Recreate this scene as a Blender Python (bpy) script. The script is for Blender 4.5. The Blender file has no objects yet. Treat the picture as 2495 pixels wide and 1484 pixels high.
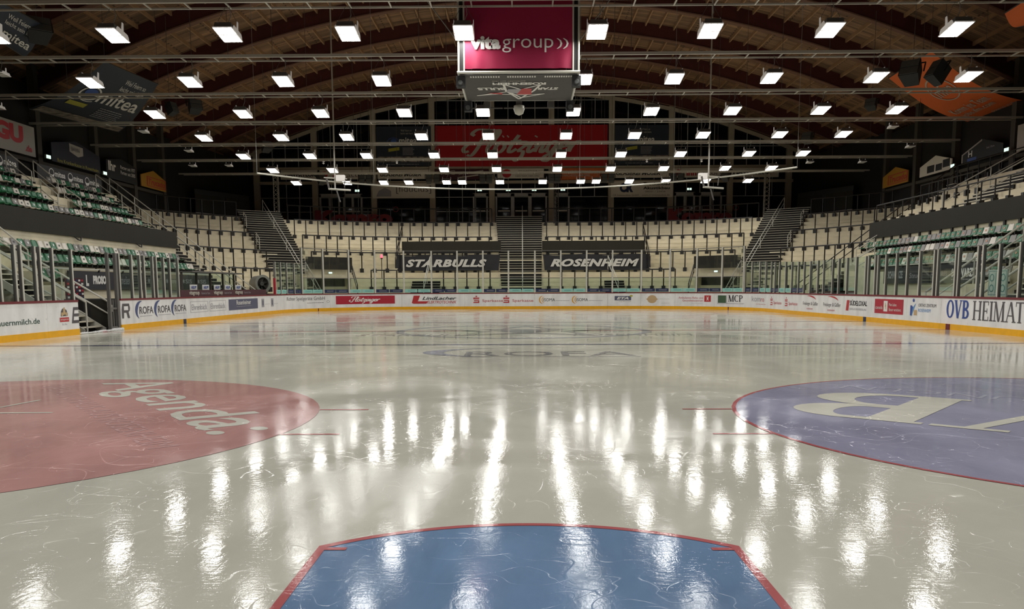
import bpy, bmesh, math, random
from mathutils import Vector, Matrix
from mathutils.geometry import tessellate_polygon
random.seed(7)
PI = math.pi
SC = bpy.context.scene
COL = SC.collection

# ------------------------------------------------------------------ helpers
class MB:
    """collects simple shapes and links them as one mesh object"""
    def __init__(s): s.v = []; s.f = []
    def add(s, vs, fs):
        b = len(s.v); s.v += [tuple(v) for v in vs]; s.f += [tuple(i + b for i in f) for f in fs]; return s
    def box(s, x0, x1, y0, y1, z0, z1, M=None):
        vs = [Vector((x, y, z)) for z in (z0, z1) for x, y in ((x0, y0), (x1, y0), (x1, y1), (x0, y1))]
        if M is not None: vs = [M @ v for v in vs]
        return s.add(vs, [(3, 2, 1, 0), (4, 5, 6, 7), (0, 1, 5, 4), (1, 2, 6, 5), (2, 3, 7, 6), (3, 0, 4, 7)])
    def poly(s, pts): return s.add(pts, [tuple(range(len(pts)))])
    def hexa(s, lo, hi):
        n = len(lo)
        return s.add(list(lo) + list(hi), [tuple(range(n))[::-1], tuple(range(n, 2 * n))] + [(i, (i + 1) % n, n + (i + 1) % n, n + i) for i in range(n)])
    def tube(s, pts, r, n=6, cap=True, up=None):
        pts = [Vector(p) for p in pts]; rings = []
        for i, p in enumerate(pts):
            d = (pts[min(i + 1, len(pts) - 1)] - pts[max(i - 1, 0)]).normalized()
            a = d.cross(Vector((0, 0, 1)))
            if a.length < 1e-3: a = d.cross(Vector((0, 1, 0)))
            a.normalize(); b = d.cross(a)
            rr = r[i] if isinstance(r, (list, tuple)) else r
            rings.append([p + a * rr * math.cos(2 * PI * k / n) + b * rr * math.sin(2 * PI * k / n) for k in range(n)])
        vs = [v for g in rings for v in g]; fs = []
        for i in range(len(rings) - 1):
            for k in range(n):
                fs.append((i * n + k, i * n + (k + 1) % n, (i + 1) * n + (k + 1) % n, (i + 1) * n + k))
        if cap: fs += [tuple(range(n)), tuple(range((len(rings) - 1) * n, len(rings) * n))[::-1]]
        return s.add(vs, fs)
    def bar(s, a, b, w, h):
        """square bar from a to b, w sideways, h upwards"""
        a, b = Vector(a), Vector(b); d = (b - a).normalized()
        side = d.cross(Vector((0, 0, 1)))
        if side.length < 1e-3: side = Vector((1, 0, 0))
        side.normalize(); up = side.cross(d)
        c = lambda p: [p + side * x * w / 2 + up * y * h / 2 for x, y in ((-1, -1), (1, -1), (1, 1), (-1, 1))]
        return s.hexa(c(a), c(b))
    def build(s, name, mat, parent=None, smooth=False, base=None):
        me = bpy.data.meshes.new(name); me.from_pydata(s.v, [], s.f); me.validate()
        bm = bmesh.new(); bm.from_mesh(me); bmesh.ops.recalc_face_normals(bm, faces=bm.faces); bm.to_mesh(me); bm.free()
        me.materials.append(mat)
        if smooth:
            for p in me.polygons: p.use_smooth = True
        o = bpy.data.objects.new(name, me); COL.objects.link(o)
        put(o, parent); return o

def put(o, parent):
    if parent is not None:
        o.parent = parent
        if parent.type == 'EMPTY' and not parent.get('_local'):
            o.matrix_parent_inverse = Matrix.Translation(-parent.location)
        elif parent.parent is not None:
            pass

def tag(o, label, cat, group=None):
    o['label'] = label; o['category'] = cat
    if group: o['group'] = group
    return o
def thing(name, label, cat, loc=(0, 0, 0), group=None, local=False):
    """an Empty at the base of a thing; its parts are its children"""
    o = bpy.data.objects.new(name, None); COL.objects.link(o); o.location = loc; o.empty_display_size = .2
    if local: o['_local'] = 1
    return tag(o, label, cat, group)
def struct(o): o['kind'] = 'structure'; return o
def copy_tree(o, parent=None):
    c = o.copy(); COL.objects.link(c)
    if parent is not None: c.parent = parent
    for ch in list(o.children): copy_tree(ch, c)
    return c
ORD = 'first second third fourth fifth sixth seventh eighth ninth tenth eleventh twelfth thirteenth fourteenth fifteenth sixteenth seventeenth eighteenth nineteenth twentieth'.split()
def nth(i):
    if i < 20: return ORD[i]
    t = {2: 'twenty', 3: 'thirty', 4: 'forty', 5: 'fifty'}[(i + 1) // 10]; u = (i + 1) % 10
    return {'twenty': 'twentieth', 'thirty': 'thirtieth', 'forty': 'fortieth', 'fifty': 'fiftieth'}[t] if u == 0 else t + '-' + ORD[u - 1]

# ------------------------------------------------------------------ materials
def mat(name, col, rough=.6, metal=0., noise=0., scale=3., spec=.5, emit=None, est=0., stretch=(1, 1, 1), bump=0.):
    m = bpy.data.materials.new(name); m.use_nodes = True; nt = m.node_tree; b = nt.nodes['Principled BSDF']
    col = tuple(c for c in col) + (1,)
    b.inputs['Base Color'].default_value = col; b.inputs['Roughness'].default_value = rough; b.inputs['Metallic'].default_value = metal
    b.inputs['Specular IOR Level'].default_value = spec
    if emit: b.inputs['Emission Color'].default_value = tuple(emit) + (1,); b.inputs['Emission Strength'].default_value = est
    if noise > 0 or bump > 0:
        g = nt.nodes.new('ShaderNodeNewGeometry'); mp = nt.nodes.new('ShaderNodeMapping'); mp.inputs['Scale'].default_value = stretch
        n = nt.nodes.new('ShaderNodeTexNoise'); n.inputs['Scale'].default_value = scale; n.inputs['Detail'].default_value = 5
        nt.links.new(g.outputs['Position'], mp.inputs['Vector']); nt.links.new(mp.outputs['Vector'], n.inputs['Vector'])
        if noise > 0:
            r = nt.nodes.new('ShaderNodeMapRange'); r.inputs[1].default_value = .3; r.inputs[2].default_value = .7; r.inputs[3].default_value = 1 - noise; r.inputs[4].default_value = 1 + noise * .6
            x = nt.nodes.new('ShaderNodeMix'); x.data_type = 'RGBA'; x.blend_type = 'MULTIPLY'; x.inputs[0].default_value = 1
            x.inputs[6].default_value = col
            nt.links.new(n.outputs['Fac'], r.inputs[0]); nt.links.new(r.outputs[0], x.inputs[7]); nt.links.new(x.outputs[2], b.inputs['Base Color'])
        if bump > 0:
            bp = nt.nodes.new('ShaderNodeBump'); bp.inputs['Distance'].default_value = bump; nt.links.new(n.outputs['Fac'], bp.inputs['Height']); nt.links.new(bp.outputs[0], b.inputs['Normal'])
    return m

def s2l(r, g, b):
    f = lambda c: (c / 255 / 12.92) if c / 255 <= .04045 else ((c / 255 + .055) / 1.055) ** 2.4
    return (f(r), f(g), f(b))

def ice_mat(name, col, var=.06):
    """ice seen through a thin wet glaze: skate scratches, patches of frost and a slow ripple"""
    m = bpy.data.materials.new(name); m.use_nodes = True; nt = m.node_tree; N = nt.nodes.new; L = nt.links.new; b = nt.nodes['Principled BSDF']
    g = N('ShaderNodeNewGeometry'); P = g.outputs['Position']
    def noise(scale, detail=4, rough=.55, dist=0., sc=(1, 1, 1)):
        mp = N('ShaderNodeMapping'); mp.inputs['Scale'].default_value = sc; L(P, mp.inputs['Vector'])
        n = N('ShaderNodeTexNoise'); n.inputs['Scale'].default_value = scale; n.inputs['Detail'].default_value = detail; n.inputs['Roughness'].default_value = rough; n.inputs['Distortion'].default_value = dist
        L(mp.outputs[0], n.inputs['Vector']); return n.outputs['Fac']
    def rng(x, a, b_, c, d):
        r = N('ShaderNodeMapRange'); r.inputs[1].default_value = a; r.inputs[2].default_value = b_; r.inputs[3].default_value = c; r.inputs[4].default_value = d
        L(x, r.inputs[0]); return r.outputs[0]
    def math_(op, a, b_=None):
        n = N('ShaderNodeMath'); n.operation = op
        for i, x in enumerate((a, b_)):
            if x is None: continue
            if isinstance(x, (int, float)): n.inputs[i].default_value = x
            else: L(x, n.inputs[i])
        return n.outputs[0]
    def scratch(scale, width, off, dist):
        mp = N('ShaderNodeMapping'); mp.inputs['Location'].default_value = (off, off * .7, 0); L(P, mp.inputs['Vector'])
        n = N('ShaderNodeTexNoise'); n.inputs['Scale'].default_value = scale; n.inputs['Detail'].default_value = 1.; n.inputs['Distortion'].default_value = dist
        L(mp.outputs[0], n.inputs['Vector'])
        return rng(math_('ABSOLUTE', math_('SUBTRACT', n.outputs['Fac'], .5)), 0, width, 1, 0)
    sA = scratch(.45, .0022, 3.1, .4); sB = scratch(.8, .0026, 11.7, .8); sC = scratch(1.7, .0045, 23.3, .2); sD = scratch(3.1, .008, 41.9, .5)
    broken = rng(noise(.35, 2), .5, .6, 0, 1); broken2 = rng(noise(.6, 2, .5, .5), .52, .62, 0, 1)
    scr = math_('MAXIMUM', math_('MULTIPLY', math_('MAXIMUM', sA, math_('MAXIMUM', sB, sC)), broken), math_('MULTIPLY', sD, broken2))
    frost = rng(noise(.30, 5, .62, .7), .42, .62, 0, 1)
    wet = rng(noise(.55, 3, .6, .4), .35, .65, 0, 1)
    rip = noise(2.6, 2, .5); chop = noise(16, 3, .6, .5, (1, .45, 1)); fine = noise(60, 4, .7, .3, (1, .4, 1)); brush = noise(34, 3, .65, .8, (.35, 1, 1))
    h = math_('ADD', math_('MULTIPLY', rip, .0006), math_('ADD', math_('MULTIPLY', math_('MULTIPLY', chop, rng(wet, 0, 1, .55, 1.3)), .0007), math_('ADD', math_('MULTIPLY', math_('MULTIPLY', brush, rng(wet, 0, 1, .4, 1.2)), .00042), math_('ADD', math_('MULTIPLY', math_('MULTIPLY', fine, frost), .00035), math_('MULTIPLY', scr, .0008)))))
    bp = N('ShaderNodeBump'); bp.inputs['Distance'].default_value = 1.; bp.inputs['Strength'].default_value = 1.; L(h, bp.inputs['Height']); L(bp.outputs[0], b.inputs['Normal'])
    rough = math_('ADD', rng(frost, 0, 1, .03, .15), math_('MULTIPLY', scr, .2)); L(rough, b.inputs['Roughness'])
    c = tuple(col) + (1,)
    streak = rng(noise(1.1, 6, .65, .3, (1, .35, 1)), .3, .7, 1 - var, 1 + var)
    lift = math_('ADD', math_('MULTIPLY', streak, rng(frost, 0, 1, .97, 1.06)), math_('MULTIPLY', scr, .12))
    x = N('ShaderNodeMix'); x.data_type = 'RGBA'; x.blend_type = 'MULTIPLY'; x.inputs[0].default_value = 1; x.inputs[6].default_value = c
    L(lift, x.inputs[7]); L(x.outputs[2], b.inputs['Base Color'])
    b.inputs['IOR'].default_value = 1.31; b.inputs['Specular IOR Level'].default_value = .17
    return m

def glass_mat(name, tint, gl=.045):
    m = bpy.data.materials.new(name); m.use_nodes = True; nt = m.node_tree; nt.nodes.clear(); N = nt.nodes.new
    o = N('ShaderNodeOutputMaterial'); mx = N('ShaderNodeMixShader'); t = N('ShaderNodeBsdfTransparent'); g = N('ShaderNodeBsdfGlossy'); lw = N('ShaderNodeLayerWeight')
    lw.inputs['Blend'].default_value = .25
    t.inputs[0].default_value = tuple(tint) + (1,); g.inputs['Roughness'].default_value = .03; g.inputs[0].default_value = (.8, .9, .85, 1)
    mu = N('ShaderNodeMath'); mu.operation = 'MULTIPLY_ADD'; mu.inputs[1].default_value = .3; mu.inputs[2].default_value = gl
    nt.links.new(lw.outputs['Fresnel'], mu.inputs[0]); nt.links.new(mu.outputs[0], mx.inputs[0]); nt.links.new(t.outputs[0], mx.inputs[1]); nt.links.new(g.outputs[0], mx.inputs[2]); nt.links.new(mx.outputs[0], o.inputs[0])
    return m

def wood_mat(name, col, sc):
    m = bpy.data.materials.new(name); m.use_nodes = True; nt = m.node_tree; N = nt.nodes.new; L = nt.links.new; b = nt.nodes['Principled BSDF']
    g = N('ShaderNodeNewGeometry'); mp = N('ShaderNodeMapping'); mp.inputs['Scale'].default_value = (.25, 1, 0); L(g.outputs['Position'], mp.inputs[0])
    br = N('ShaderNodeTexBrick'); br.inputs['Scale'].default_value = sc; br.inputs['Mortar Size'].default_value = .012; br.inputs['Brick Width'].default_value = 1.2; br.inputs['Row Height'].default_value = .2
    c = Vector(col); br.inputs['Color1'].default_value = tuple(c * 1.25) + (1,); br.inputs['Color2'].default_value = tuple(c * .6) + (1,); br.inputs['Mortar'].default_value = tuple(c * .25) + (1,)
    L(mp.outputs[0], br.inputs['Vector'])
    n = N('ShaderNodeTexNoise'); n.inputs['Scale'].default_value = .7; n.inputs['Detail'].default_value = 6; mp2 = N('ShaderNodeMapping'); mp2.inputs['Scale'].default_value = (.35, 3, 1); L(g.outputs['Position'], mp2.inputs[0]); L(mp2.outputs[0], n.inputs['Vector'])
    r = N('ShaderNodeMapRange'); r.inputs[1].default_value = .3; r.inputs[2].default_value = .7; r.inputs[3].default_value = .55; r.inputs[4].default_value = 1.3; L(n.outputs['Fac'], r.inputs[0])
    x = N('ShaderNodeMix'); x.data_type = 'RGBA'; x.blend_type = 'MULTIPLY'; x.inputs[0].default_value = 1; L(br.outputs['Color'], x.inputs[6]); L(r.outputs[0], x.inputs[7]); L(x.outputs[2], b.inputs['Base Color'])
    b.inputs['Roughness'].default_value = .75
    return m

M = {}
M['ice'] = ice_mat('ice', s2l(202, 201, 188))
M['ice_red'] = ice_mat('ice_red', s2l(192, 146, 142), .14)
M['ice_blue'] = ice_mat('ice_blue', s2l(156, 156, 180), .14)
M['ice_crease'] = ice_mat('ice_crease', s2l(112, 142, 178), .22)
M['ice_line_red'] = ice_mat('ice_line_red', s2l(184, 100, 102), .1)
M['ice_line_blue'] = ice_mat('ice_line_blue', s2l(70, 74, 110), .1)
M['ice_white'] = ice_mat('ice_white', s2l(214, 212, 200))
M['ice_pink'] = ice_mat('ice_pink', s2l(205, 165, 163))
M['ice_lilac'] = ice_mat('ice_lilac', s2l(180, 180, 198))
M['ice_grey'] = ice_mat('ice_grey', s2l(146, 146, 146))
M['ice_greyblue'] = ice_mat('ice_greyblue', s2l(150, 152, 164))
M['board'] = mat('board_white', s2l(240, 239, 240), .4, noise=.13, scale=2.2, stretch=(1, 1, .35))
M['mint'] = mat('notice_mint', s2l(214, 226, 220), .5)
M['red_dim'] = mat('letters_dark_red', s2l(120, 16, 24), .6)
def scuffed(m):
    nt = m.node_tree; b = nt.nodes['Principled BSDF']; src = b.inputs['Base Color'].links[0].from_socket
    g = nt.nodes.new('ShaderNodeNewGeometry'); n = nt.nodes.new('ShaderNodeTexNoise'); n.inputs['Scale'].default_value = 9; n.inputs['Detail'].default_value = 4; n.inputs['Roughness'].default_value = .7
    r = nt.nodes.new('ShaderNodeMapRange'); r.inputs[1].default_value = .62; r.inputs[2].default_value = .74; r.inputs[3].default_value = 1; r.inputs[4].default_value = .62
    x = nt.nodes.new('ShaderNodeMix'); x.data_type = 'RGBA'; x.blend_type = 'MULTIPLY'; x.inputs[0].default_value = 1
    nt.links.new(g.outputs['Position'], n.inputs['Vector']); nt.links.new(n.outputs['Fac'], r.inputs[0]); nt.links.new(src, x.inputs[6]); nt.links.new(r.outputs[0], x.inputs[7]); nt.links.new(x.outputs[2], b.inputs['Base Color'])
scuffed(M['board'])
M['kick'] = mat('kick_yellow', s2l(242, 178, 6), .4, noise=.08, scale=4)
M['cap'] = mat('cap_red', s2l(112, 28, 38), .45)
M['seam'] = mat('board_back', s2l(120, 120, 120), .6)
M['alu'] = mat('aluminium', s2l(120, 118, 116), .4, .5)
M['alu_white'] = mat('pale_metal', s2l(205, 203, 192), .45, .1)
M['glass'] = glass_mat('rink_glass', (.80, .88, .84), .05)
M['glass_clear'] = glass_mat('clear_screen', (.95, .96, .95), .02)
M['glass_green'] = glass_mat('green_glass', (.70, .83, .77), .05)
M['concrete'] = mat('terrace_cream', s2l(227, 217, 190), .8, noise=.10, scale=1.6, stretch=(1, 1, 2.2))
M['concrete_in'] = mat('riser_cream', s2l(222, 212, 186), .8, noise=.14, scale=1.4)
M['floor'] = mat('grey_floor', s2l(120, 118, 112), .7, noise=.15, scale=.8)
M['black'] = mat('black_steel', s2l(24, 20, 20), .5)
M['darkriser'] = mat('stair_dark', s2l(24, 20, 19), .8)
M['tread'] = mat('tread_pale', s2l(206, 200, 182), .6)
M['fascia'] = mat('fascia_charcoal', s2l(58, 56, 51), .85, spec=.12, noise=.06, scale=1)
M['green'] = mat('seat_green', s2l(22, 104, 66), .35, noise=.05, scale=9)
M['white_seat'] = mat('seat_white', s2l(214, 208, 196), .35)
M['grey_seat'] = mat('seat_grey', s2l(128, 124, 120), .4)
M['sticker_white'] = mat('sticker_white', s2l(225, 226, 224), .4)
M['sticker_dark'] = mat('sticker_dark', s2l(40, 40, 40), .4)
M['sticker_orange'] = mat('sticker_orange', s2l(206, 132, 96), .4)
M['wood'] = wood_mat('roof_planks', s2l(140, 108, 80), 1.0)
M['beam'] = mat('beam_redbrown', s2l(84, 36, 32), .6, noise=.15, scale=1.2)
M['beam_soffit'] = mat('purlin_wood', s2l(164, 128, 94), .7, noise=.15, scale=1.5)
M['steel'] = mat('tray_steel', s2l(196, 192, 182), .45, .3)
M['darksteel'] = mat('dark_steel', s2l(96, 92, 88), .5, .3)
M['lamp_white'] = mat('lamp_casting', s2l(235, 230, 226), .45, emit=(1., .96, .92), est=.10)  # weak emission stands in for floodlight spill on white parts that are no lamps
M['lamp_body'] = mat('lamp_body', s2l(96, 94, 90), .5)
M['led'] = mat('led_lit', (1, 1, 1), .5, emit=(1., .985, .945), est=42.)
M['led_off'] = mat('led_unlit', s2l(190, 190, 186), .3)
M['facade'] = mat('facade_concrete', s2l(176, 166, 148), .8, noise=.08, scale=1.2)
M['wallpost'] = mat('wall_post', s2l(72, 67, 60), .8)
M['soffit'] = mat('beam_soffit', s2l(112, 78, 62), .7, noise=.1)  # paler than the arches: light bounced off the ice, put into the colour
M['night'] = mat('night_glass', (.004, .005, .008), .06, spec=.35)
M['mullion'] = mat('mullion_grey', s2l(170, 170, 168), .5, .2)
M['darkwall'] = mat('dark_wall', s2l(22, 19, 18), .85)
M['maroon'] = mat('banner_maroon', s2l(150, 14, 62), .6, noise=.04, scale=.8)
M['maroon_dark'] = mat('bench_maroon', s2l(66, 14, 32), .5)
M['red_banner'] = mat('banner_red', s2l(178, 16, 28), .7, noise=.06, scale=.4)
M['red_ad'] = mat('advert_red', s2l(176, 26, 52), .45)
M['red_text'] = mat('text_red', s2l(186, 40, 48), .5)
M['red_faded'] = mat('text_red_faded', s2l(196, 92, 100), .5)
M['grey_text'] = mat('text_grey', s2l(84, 80, 84), .5)
M['light_text'] = mat('text_lightgrey', s2l(160, 158, 164), .5)
M['black_text'] = mat('text_black', s2l(34, 32, 38), .5)
M['blue_text'] = mat('text_blue', s2l(44, 74, 150), .5)
M['blue_arc'] = mat('logo_slateblue', s2l(70, 84, 130), .5)
M['green_text'] = mat('text_darkgreen', s2l(52, 84, 72), .5)
M['green_logo'] = mat('logo_green', s2l(62, 92, 66), .5)
M['slate_ad'] = mat('advert_slate', s2l(84, 86, 112), .5)
M['gold'] = mat('logo_gold', s2l(222, 160, 46), .5)
M['tan'] = mat('logo_tan', s2l(196, 166, 124), .5)
M['skyblue'] = mat('logo_skyblue', s2l(96, 150, 206), .5)
M['teal'] = mat('strip_teal', s2l(150, 206, 198), .5)
M['navy'] = mat('strip_navy', s2l(26, 44, 84), .5)
M['teal_text'] = mat('strip_text', s2l(70, 140, 140), .5)
M['white_text'] = mat('text_white', s2l(232, 230, 226), .5)
M['pale_text'] = mat('text_pale', s2l(186, 180, 170), .6)
M['banner_black'] = mat('banner_black', s2l(44, 44, 50), .6, noise=.1, scale=1.5)
M['banner_navy'] = mat('banner_navy', s2l(46, 54, 68), .7)
M['banner_orange'] = mat('banner_orange', s2l(222, 104, 40), .7)
M['sign_white'] = mat('sign_white', s2l(170, 165, 158), .6)
M['sign_grey'] = mat('sign_grey', s2l(222, 216, 204), .7)
M['sign_navy'] = mat('sign_navy', s2l(14, 15, 36), .6)
M['sign_black'] = mat('sign_black', s2l(20, 20, 22), .6)
M['sign_yellow'] = mat('sign_yellow', s2l(176, 128, 30), .6)
M['sign_orange'] = mat('sign_orange', s2l(214, 110, 60), .6)
M['sign_blue'] = mat('sign_blue', s2l(60, 90, 160), .6)
M['olive'] = mat('label_yellow', s2l(176, 172, 70), .6)
M['speaker'] = mat('speaker_black', s2l(40, 40, 42), .7)
M['speaker_grey'] = mat('speaker_grille', s2l(82, 84, 84), .7)
M['exit'] = mat('exit_glow', s2l(200, 255, 220), .5, emit=(.75, 1., .86), est=1.1)
M['red_lamp'] = mat('red_lamp', (.8, .02, .05), .4, emit=(1., .06, .1), est=4.)
M['cube_grey'] = mat('cube_mesh', s2l(74, 72, 71), .7)
M['fan_grey'] = mat('fan_grey', s2l(150, 148, 140), .5, .2)
M['snow'] = mat('scraped_snow', s2l(225, 225, 225), .9, bump=.05, scale=9)
M['rail_red'] = mat('post_red', s2l(170, 24, 48), .5)
M['photo'] = mat('poster_photo', s2l(150, 140, 130), .7, noise=.9, scale=2.4, stretch=(1, 1, 2))
M['cable'] = mat('cable_grey', s2l(150, 150, 146), .6)

# ------------------------------------------------------------------ flat artwork (lettering and logos)
_txt = {}
def glyphs(text, shear=0., bold=0., spacing=1.):
    """triangles of a line of lettering, scaled to the unit square"""
    k = (text, shear, bold, spacing)
    if k not in _txt:
        cu = bpy.data.curves.new('lettering', 'FONT'); cu.body = text; cu.shear = shear; cu.offset = bold; cu.space_character = spacing; cu.resolution_u = 3
        o = bpy.data.objects.new('lettering', cu); COL.objects.link(o)
        dg = bpy.context.evaluated_depsgraph_get(); me = bpy.data.meshes.new_from_object(o.evaluated_get(dg))
        vs = [(v.co.x, v.co.y) for v in me.vertices]; fs = [tuple(p.vertices) for p in me.polygons]
        bpy.data.objects.remove(o); bpy.data.curves.remove(cu); bpy.data.meshes.remove(me)
        xs = [v[0] for v in vs]; ys = [v[1] for v in vs]; w = max(xs) - min(xs); h = max(ys) - min(ys)
        _txt[k] = ([((x - min(xs)) / w, (y - min(ys)) / h) for x, y in vs], fs)
    return _txt[k]
def shape(polys):
    """triangles of plain polygons in the unit square; each polygon lies a hair above the one before"""
    vs, fs = [], []
    for k, p in enumerate(polys):
        b = len(vs); vs += [(q[0], q[1], k) for q in p]
        fs += [tuple(b + i for i in t) for t in tessellate_polygon([[Vector((x, y, 0)) for x, y in p]])]
    return vs, fs
def ell(cx, cy, rx, ry, a0=0, a1=360, n=28): return [(cx + rx * math.cos(math.radians(a0 + (a1 - a0) * i / n)), cy + ry * math.sin(math.radians(a0 + (a1 - a0) * i / n))) for i in range(n + (0 if a1 - a0 == 360 else 1))]
def ring(cx, cy, rx, ry, w, a0=0, a1=360, n=28, wy=None):
    wy = w if wy is None else wy; out = []
    for i in range(n):
        A = [math.radians(a0 + (a1 - a0) * (i + j) / n) for j in (0, 1)]
        out.append([(cx + rx * math.cos(A[0]), cy + ry * math.sin(A[0])), (cx + rx * math.cos(A[1]), cy + ry * math.sin(A[1])), (cx + (rx - w) * math.cos(A[1]), cy + (ry - wy) * math.sin(A[1])), (cx + (rx - w) * math.cos(A[0]), cy + (ry - wy) * math.sin(A[0]))])
    return out
def crescent(cx, cy, rx, ry, a0, a1, w, n=24):
    """a swoosh that is thick in the middle and pointed at both ends"""
    out = []
    for i in range(n):
        q = []
        for j in (0, 1):
            t = (i + j) / n; a = math.radians(a0 + (a1 - a0) * t); k = w * math.sin(PI * t)
            q.append(((cx + rx * math.cos(a), cy + ry * math.sin(a)), (cx + (rx - k * rx) * math.cos(a), cy + (ry - k * ry) * math.sin(a))))
        out.append([q[0][0], q[1][0], q[1][1], q[0][1]])
    return out
def rect(x0, y0, x1, y1): return [(x0, y0), (x1, y0), (x1, y1), (x0, y1)]
def frame2d(x0, y0, x1, y1, w, h=None):
    h = h or w
    return [rect(x0, y0, x1, y0 + h), rect(x0, y1 - h, x1, y1), rect(x0, y0 + h, x0 + w, y1 - h), rect(x1 - w, y0 + h, x1, y1 - h)]
def art(name, tri, fn, m, parent):
    """lays unit-square artwork onto a surface given by fn(a, b) -> point"""
    vs = []
    for q in tri[0]:
        p = Vector(fn(q[0], q[1]))
        if len(q) > 2 and q[2]:
            n = (Vector(fn(q[0] + .01, q[1])) - p).cross(Vector(fn(q[0], q[1] + .01)) - p)
            if n.length > 0: p = p + n.normalized() * (q[2] % 40) * 5e-5
        vs.append(tuple(p))
    me = bpy.data.meshes.new(name); me.from_pydata(vs, [], tri[1]); me.materials.append(m)
    o = bpy.data.objects.new(name, me); COL.objects.link(o); put(o, parent); return o
def box_in(fn, x0, y0, x1, y1): return lambda a, b: fn(x0 + (x1 - x0) * a, y0 + (y1 - y0) * b)
def plane(o, x, y, lift=.006):
    o, x, y = Vector(o), Vector(x), Vector(y); n = x.cross(y).normalized() * lift
    return lambda a, b: o + x * a + y * b + n
def lines2d(n, x0=0, x1=1, w=.4, jag=.15):
    """rows of very small print"""
    out = []
    for i in range(n):
        y = 1 - (i + .5) / n; x = x0
        e = x1 - random.random() * jag
        while x < e:
            k = min(e, x + .05 + random.random() * .09); out.append(rect(x, y - w / n / 2, k, y + w / n / 2)); x = k + .018
    return shape(out)
# cursive brewery script, drawn as brush strokes (units: x-height 1)
SCRIPT = {
 'F': ([[(.25,.15),(.0,.05),(-.15,.35),(.05,.75)], [(1.75,2.05),(1.1,2.1),(.45,2.1),(.15,1.75),(.35,1.55)], [(1.15,2.0),(.95,1.2),(.75,.3),(.5,-.25),(.2,-.2)], [(.55,.85),(1.0,.95),(1.35,1.05)]], 1.35),
 'l': ([[(.1,.4),(.4,1.1),(.62,1.8),(.5,2.05),(.3,1.6),(.12,.5),(.2,.05),(.42,.05),(.65,.35)]], .6),
 'o': ([[(.55,.95),(.25,.95),(.05,.5),(.15,.08),(.42,.04),(.62,.45),(.55,.9),(.65,.8),(.9,.75)]], .82),
 'd': ([[(.30,1.45),(.36,1.5)], [(.62,1.45),(.68,1.5)]], 0),
 't': ([[(.55,1.6),(.3,.9),(.15,.25),(.3,.02),(.65,.35)], [(.1,1.05),(.4,1.05),(.8,1.12)]], .62),
 'z': ([[(.1,.75),(.25,1.0),(.65,.85),(.2,.15),(.5,.12),(.5,-.35),(.2,-.75),(.05,-.55)]], .7),
 'i': ([[(.05,.5),(.3,.98),(.12,.3),(.25,.02),(.55,.35)], [(.38,1.42),(.44,1.5)]], .5),
 'n': ([[(.05,.5),(.22,.95),(.1,.05)], [(.12,.4),(.38,.9),(.58,.85),(.48,.2),(.6,.02),(.85,.35)]], .82),
 'g': ([[(.68,.85),(.4,1.0),(.08,.6),(.12,.1),(.4,.1),(.72,.95),(.5,-.1),(.3,-.75),(.0,-.7),(.05,-.35),(.5,.0),(.9,.4)]], .84),
 'e': ([[(.1,.45),(.45,.6),(.52,.88),(.3,.98),(.1,.6),(.14,.12),(.4,.02),(.7,.35)]], .62),
 'r': ([[(.05,.4),(.22,.98),(.12,.05)], [(.14,.35),(.38,.9),(.62,1.0),(.66,.78)]], .7)}
def script(word, w=.28, slant=.22):
    vs, fs, x = [], [], 0.
    for ch in word:
        st, adv = SCRIPT[ch]
        for pts in st:
            P = [Vector((px + x, py)) for px, py in pts]; Q = []
            for i in range(len(P) - 1):
                p0, p1, p2, p3 = P[max(i - 1, 0)], P[i], P[i + 1], P[min(i + 2, len(P) - 1)]
                for k in range(6):
                    t = k / 6; Q.append(.5 * ((2 * p1) + (p2 - p0) * t + (2 * p0 - 5 * p1 + 4 * p2 - p3) * t * t + (3 * p1 - p0 - 3 * p2 + p3) * t ** 3))
            Q.append(P[-1]); b = len(vs)
            for i, q in enumerate(Q):
                d = (Q[min(i + 1, len(Q) - 1)] - Q[max(i - 1, 0)]).normalized(); n = Vector((-d.y, d.x))
                ww = w * (.42 + .58 * min(1, abs(d.y) + .1)); lay = len(vs) // 2 + 1; vs += [(q + n * ww / 2, lay), (q - n * ww / 2, lay)]
            for i in range(len(Q) - 1): fs.append((b + 2 * i, b + 2 * i + 1, b + 2 * i + 3, b + 2 * i + 2))
        x += adv if ch != 'd' else 0
        if ch == 'd': pass
    vs = [(v.x + v.y * slant, v.y, l) for v, l in vs]
    xs = [v[0] for v in vs]; ys = [v[1] for v in vs]
    return [((a - min(xs)) / (max(xs) - min(xs)), (c - min(ys)) / (max(ys) - min(ys)), l) for a, c, l in vs], fs
BREW = script('Fldotzinger')
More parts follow.
